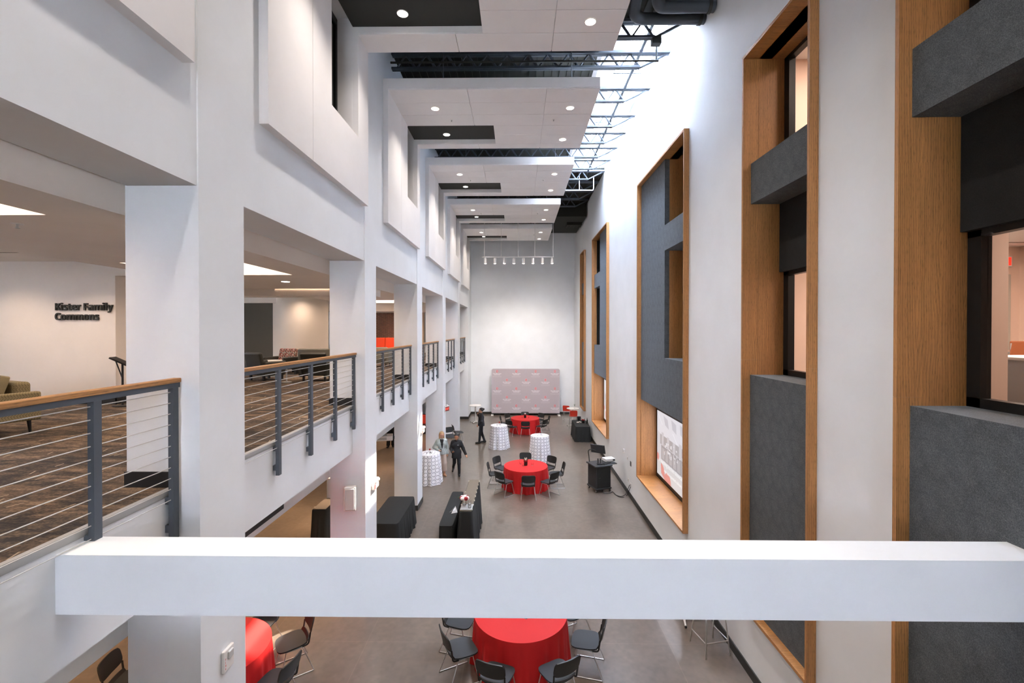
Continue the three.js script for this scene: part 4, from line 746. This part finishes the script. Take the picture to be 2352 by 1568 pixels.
// ================================================================== white cafe tables and red stools
function cafe(label, x, z, turn, h = 1.05) {
  const t = thing('cafe_table', label, 'table', [x, 0, z], turn, 'white standing tables');
  obj('table_top', lathe([[0, h - 0.03], [0.35, h - 0.03], [0.36, h - 0.022], [0.36, h - 0.006], [0.352, h], [0, h]], 40), M.whiteLaminate, t); obj('pole', cyl(0.035, h - 0.05, 0.03, 16), M.whitePlastic, t);
  for (let k = 0; k < 4; k++) { const a = k * Math.PI / 2 + 0.4; const f = obj('foot', rod(V(0, 0.07, 0), V(Math.cos(a) * 0.32, 0.025, Math.sin(a) * 0.32), 0.028, 0.018, 10), M.whitePlastic, t); obj('caster', at(new THREE.SphereGeometry(0.024, 10, 8), Math.cos(a) * 0.32, 0.024, Math.sin(a) * 0.32), M.black, f); }
}
cafe('white round standing table at the left by the end wall', -2.55, -27.4, 0); cafe('white round standing table at the right by the end wall', 3.2, -26.4, 0.3); cafe('white standing table at lower right, mostly hidden by the beam', 3.22, -8.85, 0.2);
let stoolProto;
function stool(label, x, z, turn) {
  if (stoolProto) return dup(stoolProto, label, [x, 0, z], turn, 'red bar stools');
  const t = stoolProto = thing('bar_stool', label, 'stool', [x, 0, z], turn, 'red bar stools');
  const s = curvedPad(0.42, 0.4, 0.02, 0.015, 0.3); s.rotateX(-Math.PI / 2); s.translate(0, 0.76, 0.02); obj('seat', s, M.redPlastic, t);
  const b = curvedPad(0.42, 0.32, 0.018, 0.03, 0.22); b.rotateX(-0.2); b.translate(0, 0.95, -0.24); obj('backrest', b, M.redPlastic, t);
  for (const e of [-1, 1]) { obj('upright', tube([V(e * 0.18, 0.75, -0.12), V(e * 0.19, 0.77, -0.19), V(e * 0.195, 0.88, -0.215)], 0.013, 10), M.redPlastic, t); obj('leg', rod(V(e * 0.18, 0.75, 0.15), V(e * 0.23, 0, 0.22), 0.012), M.chrome, t); obj('leg', rod(V(e * 0.18, 0.75, -0.14), V(e * 0.23, 0, -0.24), 0.012), M.chrome, t); obj('side_rail', rod(V(e * 0.22, 0.24, 0.2), V(e * 0.22, 0.24, -0.21), 0.009), M.chrome, t); }
  obj('foot_rest', rod(V(-0.22, 0.24, 0.2), V(0.22, 0.24, 0.2), 0.009), M.chrome, t); obj('cross_bar', rod(V(-0.18, 0.74, 0.14), V(0.18, 0.74, 0.14), 0.009), M.chrome, t);
}
stool('red bar stool near the end wall, seen from behind', 3.12, -25.55, Math.PI); stool('red bar stool near the end wall, beyond the white table', 2.95, -27.2, 0.35); stool('red bar stool at lower right, cut by the beam', 3.38, -8.0, Math.PI * 0.93);
{ const v = thing('bud_vase', 'dark bud vase with stems on the right white standing table', 'flowers', [3.3, 1.052, -26.4]); obj('vase', lathe([[0, 0], [0.03, 0], [0.035, 0.05], [0.018, 0.12], [0, 0.12]], 16), M.clearGlass, v); for (const e of [-0.03, 0, 0.04]) obj('stem', rod(V(0, 0.1, 0), V(e, 0.24, e), 0.006), M.leaf, v); }

// ================================================================== cart with monitor
{
  const t = thing('av_cart', 'black wheeled equipment cart with an open laptop shelf by the right wall', 'cart', [2.86, 0, -15.95], 0.35);
  obj('cabinet', rbox(-0.29, 0.29, 0.14, 0.88, -0.3, 0.3, 0.03), M.black, t); obj('door', rbox(-0.26, 0.26, 0.18, 0.84, 0.29, 0.31, 0.01), M.blackMatte, t); obj('handle', rbox(-0.2, -0.12, 0.5, 0.52, 0.31, 0.325, 0.005), M.charcoal, t);
  obj('top', rbox(-0.34, 0.34, 0.88, 0.93, -0.34, 0.34, 0.02), std('#33373b', 0.45), t); obj('side_shelf', rbox(0.34, 0.6, 0.89, 0.92, -0.3, 0.2, 0.012), std('#33373b', 0.45), t); obj('base', rbox(-0.31, 0.31, 0.1, 0.15, -0.32, 0.32, 0.015), M.black, t);
  for (const [x, z] of [[-0.26, 0.26], [0.26, 0.26], [-0.26, -0.26], [0.26, -0.26]]) { const c = obj('caster', at(new THREE.CylinderGeometry(0.05, 0.05, 0.035, 18).rotateZ(Math.PI / 2), x, 0.05, z), M.charcoal, t); obj('hub', at(new THREE.CylinderGeometry(0.03, 0.03, 0.05, 14).rotateZ(Math.PI / 2), x, 0.05, z), M.silver, c); }
  const m = thing('monitor', 'flat monitor on an arm above the cart', 'monitor', [2.72, 0.95, -16.12], 0.35);
  obj('arm', tube([V(-0.2, 0, 0), V(-0.22, 0.2, 0), V(-0.23, 0.38, -0.02), V(-0.1, 0.42, -0.02), V(0.05, 0.36, 0)], 0.018, 30), M.charcoal, m);
  { const g = rbox(-0.26, 0.26, -0.17, 0.17, -0.015, 0.015, 0.008); g.rotateX(-0.35); g.rotateY(2.3); g.translate(0.14, 0.42, 0); obj('panel', g, std('#3d3f41', 0.5), m); const g2 = box(-0.25, 0.25, -0.16, 0.16, 0.0155, 0.017); g2.rotateX(-0.35); g2.rotateY(2.3); g2.translate(0.14, 0.42, 0); obj('screen', g2, std('#6d6c69', 0.3), m); }
  const pj = thing('document_box', 'white projector box lying on the cart shelf', 'projector', [3.24, 0.936, -16.24], 0.3); obj('body', rbox(-0.19, 0.19, 0, 0.05, -0.14, 0.14, 0.01), M.whitePlastic, pj); obj('lid', rbox(-0.19, 0.19, 0.055, 0.1, -0.14, 0.14, 0.012), M.whitePlastic, pj); obj('vent', box(0.1, 0.18, 0.02, 0.08, 0.13, 0.142), M.charcoal, pj);
  const kb = obj('keyboard', rbox(-0.18, 0.18, 0, 0.018, -0.07, 0.07, 0.005), M.blackMatte); kb.position.set(3.1, 0.934, -15.9); kb.rotation.y = 0.75; tag(kb, 'black keyboard on the cart top', 'keyboard');
  const mc = thing('microphone_dock', 'black handheld microphones in a dock on the cart', 'microphones', [2.84, 0.932, -15.78]); obj('dock', rbox(-0.09, 0.09, 0, 0.04, -0.06, 0.06, 0.01), M.black, mc); for (const x of [-0.05, 0.03]) obj('microphone', rod(V(x, 0.03, 0), V(x, 0.2, -0.02), 0.014, 0.022), M.black, mc);
  tag(obj('power_cable', tube([V(2.95, 0.1, -15.75), V(2.95, 0.012, -15.6), V(3.17, 0.012, -15.58), V(3.28, 0.012, -15.7), V(3.34, 0.012, -15.38), V(3.48, 0.012, -15.27), V(3.66, 0.012, -15.45), V(3.72, 0.1, -15.5), V(3.74, 0.42, -15.2)], 0.011, 80), M.black), 'black power cable running from the cart to the wall outlet', 'cable');
  tag(obj('power_cable', tube([V(3.3, 0.012, -15.5), V(3.38, 0.012, -15.25), V(3.5, 0.012, -15.17), V(3.68, 0.012, -15.35), V(3.74, 0.4, -15.08)], 0.009, 60), M.black), 'second thin black cable at the wall outlet', 'cable');
  const out = (label, y, d, m, w = 0.08, h = 0.12, extra = 0) => { const o = thing('wall_plate', label, 'wall plate', [XW, y - h / 2, -d], -Math.PI / 2); obj('plate', rbox(-w / 2, w / 2, 0, h, 0, 0.012 + extra, 0.003), m, o); obj('insert', box(-w / 4, w / 4, h * 0.25, h * 0.75, 0.012 + extra, 0.016 + extra), m === M.black ? M.charcoal : M.silver, o); };
  out('small white device high on the wall by the cart', 1.33, 16.05, M.whitePlastic, 0.09, 0.14, 0.03); out('white switch plate beside the dark plate', 1.21, 15.56, M.whitePlastic); out('dark plate on the right wall beside the third oak unit', 1.15, 15.13, M.black, 0.12, 0.16); out('white outlet low on the wall behind the cables', 0.5, 15.43, M.whitePlastic); out('white outlet with plugged cables by the baseboard', 0.44, 15.12, M.whitePlastic, 0.12, 0.14);
}

// ================================================================== people
function sdfMesh(f, lo, hi, cell) {      // surface nets over a distance field
  const n = [0, 1, 2].map((i) => Math.ceil((hi[i] - lo[i]) / cell) + 2), [nx, ny, nz] = n, val = new Float32Array(nx * ny * nz), I = (x, y, z) => (z * ny + y) * nx + x;
  for (let z = 0; z < nz; z++) for (let y = 0; y < ny; y++) for (let x = 0; x < nx; x++) val[I(x, y, z)] = f(lo[0] + x * cell, lo[1] + y * cell, lo[2] + z * cell);
  const vid = new Int32Array(nx * ny * nz).fill(-1), pos = [], idx = [];
  for (let z = 0; z < nz - 1; z++) for (let y = 0; y < ny - 1; y++) for (let x = 0; x < nx - 1; x++) {
    let m = 0; const v = []; for (let k = 0; k < 8; k++) { const q = val[I(x + (k & 1), y + (k >> 1 & 1), z + (k >> 2))]; v.push(q); if (q < 0) m |= 1 << k; }
    if (!m || m === 255) continue;
    let sx = 0, sy = 0, sz = 0, c = 0;
    for (let a = 0; a < 8; a++) for (const bit of [1, 2, 4]) { const b = a | bit; if (b === a || (v[a] < 0) === (v[b] < 0)) continue; const t = v[a] / (v[a] - v[b]); sx += (a & 1) + (bit === 1 ? t : 0); sy += (a >> 1 & 1) + (bit === 2 ? t : 0); sz += (a >> 2) + (bit === 4 ? t : 0); c++; }
    vid[I(x, y, z)] = pos.length / 3; pos.push(lo[0] + (x + sx / c) * cell, lo[1] + (y + sy / c) * cell, lo[2] + (z + sz / c) * cell);
  }
  for (let z = 1; z < nz - 1; z++) for (let y = 1; y < ny - 1; y++) for (let x = 1; x < nx - 1; x++) {
    const s = val[I(x, y, z)] < 0;
    const quad = (a, b, c, d, flip) => { if (Math.min(a, b, c, d) < 0) return; if (flip) idx.push(a, c, b, a, d, c); else idx.push(a, b, c, a, c, d); };
    if (s !== val[I(x + 1, y, z)] < 0) quad(vid[I(x, y - 1, z - 1)], vid[I(x, y, z - 1)], vid[I(x, y, z)], vid[I(x, y - 1, z)], !s);
    if (s !== val[I(x, y + 1, z)] < 0) quad(vid[I(x - 1, y, z - 1)], vid[I(x - 1, y, z)], vid[I(x, y, z)], vid[I(x, y, z - 1)], !s);
    if (s !== val[I(x, y, z + 1)] < 0) quad(vid[I(x - 1, y - 1, z)], vid[I(x, y - 1, z)], vid[I(x, y, z)], vid[I(x - 1, y, z)], !s);
  }
  const g = new THREE.BufferGeometry(); g.setAttribute('position', new THREE.Float32BufferAttribute(pos, 3)); g.setIndex(idx); g.computeVertexNormals();
  const uv = []; for (let i = 0; i < pos.length; i += 3) uv.push(pos[i] + pos[i + 2] * 0.7, pos[i + 1]); g.setAttribute('uv', new THREE.Float32BufferAttribute(uv, 2));
  return g;
}
const cap = (a, b, ra, rb = ra) => [a, b, ra, rb];
function capsField(list, k = 0.03, grow = 0) {
  const pre = list.map(([a, b, ra, rb]) => { const d = [b[0] - a[0], b[1] - a[1], b[2] - a[2]]; return [a, d, d[0] * d[0] + d[1] * d[1] + d[2] * d[2] || 1e-9, ra + grow, rb + grow]; });
  return (x, y, z) => {
    let m = 1e3;
    for (const [a, d, l, ra, rb] of pre) {
      const px = x - a[0], py = y - a[1], pz = z - a[2], t = Math.max(0, Math.min(1, (px * d[0] + py * d[1] + pz * d[2]) / l)), ex = px - d[0] * t, ey = py - d[1] * t, ez = pz - d[2] * t;
      const q = Math.sqrt(ex * ex + ey * ey + ez * ez) - (ra + (rb - ra) * t), h = Math.max(0, k - Math.abs(m - q)) / k; m = Math.min(m, q) - h * h * k * 0.25;
    }
    return m;
  };
}
function bounds(list, pad) { const lo = [1e3, 1e3, 1e3], hi = [-1e3, -1e3, -1e3]; for (const [a, b, ra, rb] of list) for (let i = 0; i < 3; i++) { lo[i] = Math.min(lo[i], a[i] - ra, b[i] - rb); hi[i] = Math.max(hi[i], a[i] + ra, b[i] + rb); } return [lo.map((v) => v - pad), hi.map((v) => v + pad)]; }
const shape = (list, cell, k, grow = 0, clip) => { const f = capsField(list, k, grow), [lo, hi] = bounds(list, grow + 0.03); return sdfMesh(clip ? (x, y, z) => Math.max(f(x, y, z), clip(x, y, z)) : f, lo, hi, cell); };
function handCaps(w, d, side, curl) {    // w wrist, d unit direction of the hand, side: unit vector towards the thumb
  const D = V(...d).normalize(), S = V(...side), Sx = S.clone().addScaledVector(D, -S.dot(D)).normalize(), N = new THREE.Vector3().crossVectors(D, Sx), W = V(...w), out = [];
  const P = (a, b, c) => W.clone().addScaledVector(D, a).addScaledVector(Sx, b).addScaledVector(N, c).toArray();
  out.push(cap(P(0, 0, 0), P(0.05, 0.012, 0), 0.024, 0.024), cap(P(0.02, 0, 0), P(0.075, 0.028, 0), 0.02, 0.016), cap(P(0.02, 0, 0), P(0.075, -0.024, 0), 0.02, 0.015));
  [[0.03, 0.066], [0.01, 0.074], [-0.01, 0.068], [-0.028, 0.054]].forEach(([o, l]) => { const a = P(0.078, o, 0), b = P(0.078 + l * 0.5 * Math.cos(curl), o * 1.1, l * 0.5 * Math.sin(curl)), c = P(0.078 + l * 0.5 * (Math.cos(curl) + Math.cos(2 * curl)), o * 1.12, l * 0.5 * (Math.sin(curl) + Math.sin(2 * curl))); out.push(cap(a, b, 0.0095, 0.009), cap(b, c, 0.009, 0.0075)); });
  out.push(cap(P(0.02, 0.022, 0), P(0.055, 0.05, 0.012), 0.014, 0.011), cap(P(0.055, 0.05, 0.012), P(0.08, 0.055, 0.03), 0.011, 0.008));
  return out;
}
function person(label, [x, y, z], turn, o) {
  const t = thing('person', label, 'person', [x, y, z], turn), J = o.joints;
  const torso = [cap([0, 0.95, 0], [0, 1.1, 0.005], 0.135, 0.115), cap([-0.06, 0.95, 0], [0.06, 0.95, 0], 0.12, 0.12), cap([-0.07, 1.25, 0], [0.07, 1.25, 0], 0.115, 0.115), cap([0, 1.1, 0.005], [0, 1.27, 0], 0.115, 0.125), cap([-0.13, 1.36, -0.01], [0.13, 1.36, -0.01], 0.065, 0.065)];
  const neck = cap([0, 1.36, -0.01], [0, 1.48, 0.01], 0.055, 0.048), arms = [], legs = [], shoes = [], hands = [];
  for (const s of ['L', 'R']) {
    const e = s === 'L' ? 1 : -1, [el, wr, hd] = J['arm' + s], [kn, an, toe] = J['leg' + s], sh = [e * 0.165, 1.36, -0.01], hip = [e * 0.085, 0.92, 0];
    arms.push(cap(sh, el, 0.052, 0.042), cap(el, wr, 0.042, 0.028)); legs.push(cap(hip, kn, 0.085, 0.056), cap(kn, an, 0.054, 0.04));
    hands.push(...handCaps(wr, hd, [-e * 0.6, 0.2, 0.8], o.curl ?? 0.5));
    shoes.push(cap([an[0] - toe[0] * 0.3, an[1] - 0.045, an[2] - toe[2] * 0.3], [an[0] + toe[0], an[1] - 0.055 + toe[1], an[2] + toe[2]], 0.042, 0.033), cap([an[0], an[1] - 0.05, an[2]], an, 0.042, 0.042));
  }
  const hc = [0, 1.585, 0.015], A = o.headTurn || 0, R = (p) => [hc[0] + p[0] * Math.cos(A) + p[2] * Math.sin(A), hc[1] + p[1], hc[2] - p[0] * Math.sin(A) + p[2] * Math.cos(A)];
  const head = [cap(R([0, 0.03, -0.02]), R([0, 0.03, -0.02]), 0.095), cap(R([0, 0.02, 0.02]), R([0, -0.055, 0.035]), 0.078, 0.055), cap(R([0, -0.085, 0.05]), R([0, -0.08, 0.055]), 0.03), cap(R([0, 0.005, 0.095]), R([0, -0.03, 0.108]), 0.009, 0.014), cap(R([0.078, -0.005, -0.01]), R([0.08, -0.04, -0.005]), 0.014), cap(R([-0.078, -0.005, -0.01]), R([-0.08, -0.04, -0.005]), 0.014), cap([0, 1.45, 0], R([0, -0.05, 0]), 0.05, 0.05)];
  obj('body', [shape([...torso, neck, ...arms, ...legs], 0.014, 0.04), shape(head, 0.007, 0.02), shape(hands.slice(0, hands.length / 2), 0.005, 0.006), shape(hands.slice(hands.length / 2), 0.005, 0.006)], std(o.skin, 0.6), t);
  for (const e of [-1, 1]) obj('eye', at(new THREE.SphereGeometry(0.009, 8, 6), ...R([e * 0.032, 0.01, 0.092])), M.black, t);
  obj('mouth', (() => { const m = new THREE.SphereGeometry(0.018, 8, 6); m.scale(1.1, 0.35, 0.5); m.rotateY(A); return at(m, ...R([0, -0.055, 0.088])); })(), std('#9a4a45', 0.6), t);
  obj('hair', shape(o.hair.map(([a, b, ra, rb]) => cap(R(a), R(b), ra, rb)), 0.008, 0.03, 0, (px, py, pz) => { const q = [px - hc[0], py - hc[1], pz - hc[2]], fz = q[0] * Math.sin(A) + q[2] * Math.cos(A); return Math.min(0.02, fz - (q[1] > 0.06 ? 0.085 : 0.03)); }), std(o.hairColor, 0.7), t);
  const g = o.grow || 0.016;
  obj('trousers', shape([...legs.map(([a, b, ra, rb], i) => cap(a, b, ra * 1.02 + (o.wide || 0) * (i % 2), rb + (o.wide || 0) * (i % 2 ? 1.6 : 1))), torso[1], cap([0, 0.98, 0], [0, 1.0, 0], 0.12)], 0.013, 0.03, 0.014, (px, py) => Math.max(py - Math.min(1.02, o.hem + 0.05), (o.hemTrousers || 0.09) - py)), std(o.trousers, 0.85), t);
  const coat = [...torso, ...arms.map((a, i) => (i % 2 ? cap(a[0], [a[0][0] + (a[1][0] - a[0][0]) * 0.93, a[0][1] + (a[1][1] - a[0][1]) * 0.93, a[0][2] + (a[1][2] - a[0][2]) * 0.93], a[2] + 0.006, a[3] + 0.008) : cap(a[0], a[1], a[2] + 0.004, a[3] + 0.008))), cap([0, 1.0, 0], [0, o.hem + 0.02, 0], 0.13, 0.15), cap([-0.05, 0.95, 0], [-0.06, o.hem + 0.02, 0], 0.12, 0.125), cap([0.05, 0.95, 0], [0.06, o.hem + 0.02, 0], 0.12, 0.125), cap([-0.1, 1.38, -0.02], [0.1, 1.38, -0.02], 0.06)];
  obj('jacket', shape(coat, 0.013, 0.035, g, (px, py, pz) => Math.max((py < 1.2 && Math.abs(px) < 0.19 && Math.abs(pz) < 0.2 ? o.hem - py : -1), py - 1.45)), o.coat, t);
  obj('collar', shape([cap([-0.045, 1.43, 0.0], [0.045, 1.43, 0.0], 0.045), cap([0, 1.42, -0.03], [0, 1.42, 0.02], 0.055)], 0.01, 0.02, 0.012, (px, py) => Math.max(py - 1.47, 1.4 - py)), o.collar || o.coat, t);
  if (o.shirt) { const f = new THREE.BufferGeometry(), p = [[-0.055, 1.43, 0.085], [0.06, 1.43, 0.085], [0.012, 1.13, 0.158]]; f.setAttribute('position', new THREE.Float32BufferAttribute([...p[0], ...p[2], ...p[1]], 3)); f.setAttribute('uv', new THREE.Float32BufferAttribute([0, 0, 0, 1, 1, 1], 2)); f.computeVertexNormals(); obj('shirt', shape([cap([-0.035, 1.41, 0.075], [-0.018, 1.27, 0.118], 0.034, 0.028), cap([-0.018, 1.27, 0.118], [0.005, 1.12, 0.13], 0.028, 0.014), cap([0.035, 1.41, 0.075], [0.022, 1.27, 0.118], 0.034, 0.028), cap([0.022, 1.27, 0.118], [0.008, 1.12, 0.13], 0.028, 0.014)], 0.008, 0.02, 0.0), std(o.shirt, 0.8), t); }
  obj('shoe', shape(shoes.slice(0, 2), 0.009, 0.03, 0.006, (px, py) => 0 - py + (o.legLift ? -9 : 0.002)), std(o.shoes, 0.5), t); obj('shoe', shape(shoes.slice(2), 0.009, 0.03, 0.006), std(o.shoes, 0.5), t);
  if (o.extra) o.extra(t);
  t.scale.setScalar(o.height / 1.7);
  return t;
}
const capHair = [[[0, 0.045, -0.03], [0, 0.045, -0.02], 0.102, 0.102]];
const stand = { legL: [[0.1, 0.5, 0.02], [0.1, 0.095, -0.01], [0.04, 0, 0.15]], legR: [[-0.1, 0.5, 0.03], [-0.12, 0.095, 0.0], [-0.06, 0, 0.14]] };
person('person in a grey plaid blazer and beige trousers, standing at the patterned table', [-2.91, 0, -17.36], 0.25, {
  height: 1.68, skin: '#c99a82', hairColor: '#a98a63', hair: [...capHair, [[-0.07, 0.0, -0.045], [-0.085, -0.2, -0.01], 0.04, 0.028], [[0.07, 0.0, -0.045], [0.085, -0.2, -0.01], 0.04, 0.028], [[0, 0.0, -0.07], [0, -0.17, -0.085], 0.06, 0.045]],
  joints: { ...stand, armR: [[-0.29, 1.12, -0.04], [-0.13, 1.05, 0.2], [0.8, 0.1, 0.5]], armL: [[0.215, 1.1, -0.03], [0.22, 0.86, 0.03], [0.05, -1, 0.1]] }, grow: 0.011,
  trousers: '#c4b1a3', wide: 0.03, hemTrousers: 0.2, hem: 0.86, coat: std('#d4d8d6', 0.9, { map: T.plaid }), shirt: '#141518', shoes: '#b98a68',
  extra: (t) => obj('phone', at(rbox(-0.035, 0.035, -0.07, 0.07, -0.005, 0.005, 0.004).rotateX(-1.0), -0.06, 1.06, 0.27), M.black, t),
});
person('person in a black tunic walking with one arm held out', [-2.36, 0, -17.5], 0.05, {
  height: 1.57, skin: '#b07b5e', hairColor: '#16120f', headTurn: -0.1, hair: [...capHair, [[0, 0.0, -0.06], [0, -0.03, -0.07], 0.075, 0.06]], curl: 0.3,
  joints: { armR: [[-0.23, 1.09, -0.03], [-0.16, 1.0, 0.19], [0.4, 0.3, 0.9]], armL: [[0.27, 1.1, -0.04], [0.39, 0.87, 0.06], [0.5, -0.75, 0.3]], legL: [[0.11, 0.5, 0.1], [0.12, 0.095, 0.09], [0.02, 0, 0.16]], legR: [[-0.09, 0.52, -0.0], [-0.16, 0.25, -0.3], [-0.02, -0.1, 0.12]] },
  trousers: '#15161a', hem: 0.72, coat: std('#191a1c', 0.85), shoes: '#131313', grow: 0.02,
  extra: (t) => obj('name_badge', at(rbox(-0.035, 0.035, -0.01, 0.01, 0, 0.006, 0.002, 1), 0.075, 1.28, 0.148), M.silver, t),
});
person('person in black seen from the side with a hand raised to the face', [-1.8, 0, -22.45], -Math.PI * 0.46, {
  height: 1.72, skin: '#c08d72', hairColor: '#17120f', hair: [...capHair, [[0, 0.06, -0.12], [0, 0.07, -0.13], 0.05, 0.05]],
  joints: { armR: [[-0.2, 1.12, 0.02], [-0.1, 1.38, 0.16], [0.3, 0.9, 0.0]], armL: [[0.22, 1.1, 0.0], [0.2, 0.92, 0.14], [-0.2, -0.6, 0.7]], legL: [[0.09, 0.5, 0.06], [0.09, 0.095, 0.1], [0.02, 0, 0.16]], legR: [[-0.09, 0.5, -0.02], [-0.09, 0.1, -0.16], [0, 0, 0.15]] },
  trousers: '#131417', hem: 0.85, coat: std('#17181b', 0.85), shoes: '#101010',
});
person('person in black boots standing past the projector, body hidden by the upper floor', [-6.05, 0, -21.6], 0.4, {
  height: 1.75, skin: '#c08d72', hairColor: '#2b2019', hair: capHair,
  joints: { ...stand, armR: [[-0.23, 1.1, -0.02], [-0.24, 0.85, 0.05], [0, -1, 0.1]], armL: [[0.23, 1.1, -0.02], [0.24, 0.85, 0.05], [0, -1, 0.1]] },
  trousers: '#121316', wide: 0.02, hem: 0.8, coat: std('#17181b', 0.85), shoes: '#0e0e0e',
});
// red seating seen between the third and fourth columns
{
  const b = thing('red_booth', 'red and black booth seat glimpsed between the third and fourth columns', 'booth', [-5.3, 0, -24.5], 0.3);
  obj('seat', rbox(-0.6, 0.6, 0.1, 0.45, -0.3, 0.3, 0.04), M.black, b); obj('backrest', rbox(-0.6, 0.6, 0.45, 0.95, -0.32, -0.18, 0.04), M.redPlastic, b); obj('plinth', box(-0.55, 0.55, 0, 0.1, -0.25, 0.25), M.black, b);
}
scene.traverse((o) => { if (o.isMesh) { o.castShadow = true; o.receiveShadow = true; } });
renderer.render(scene, camera);
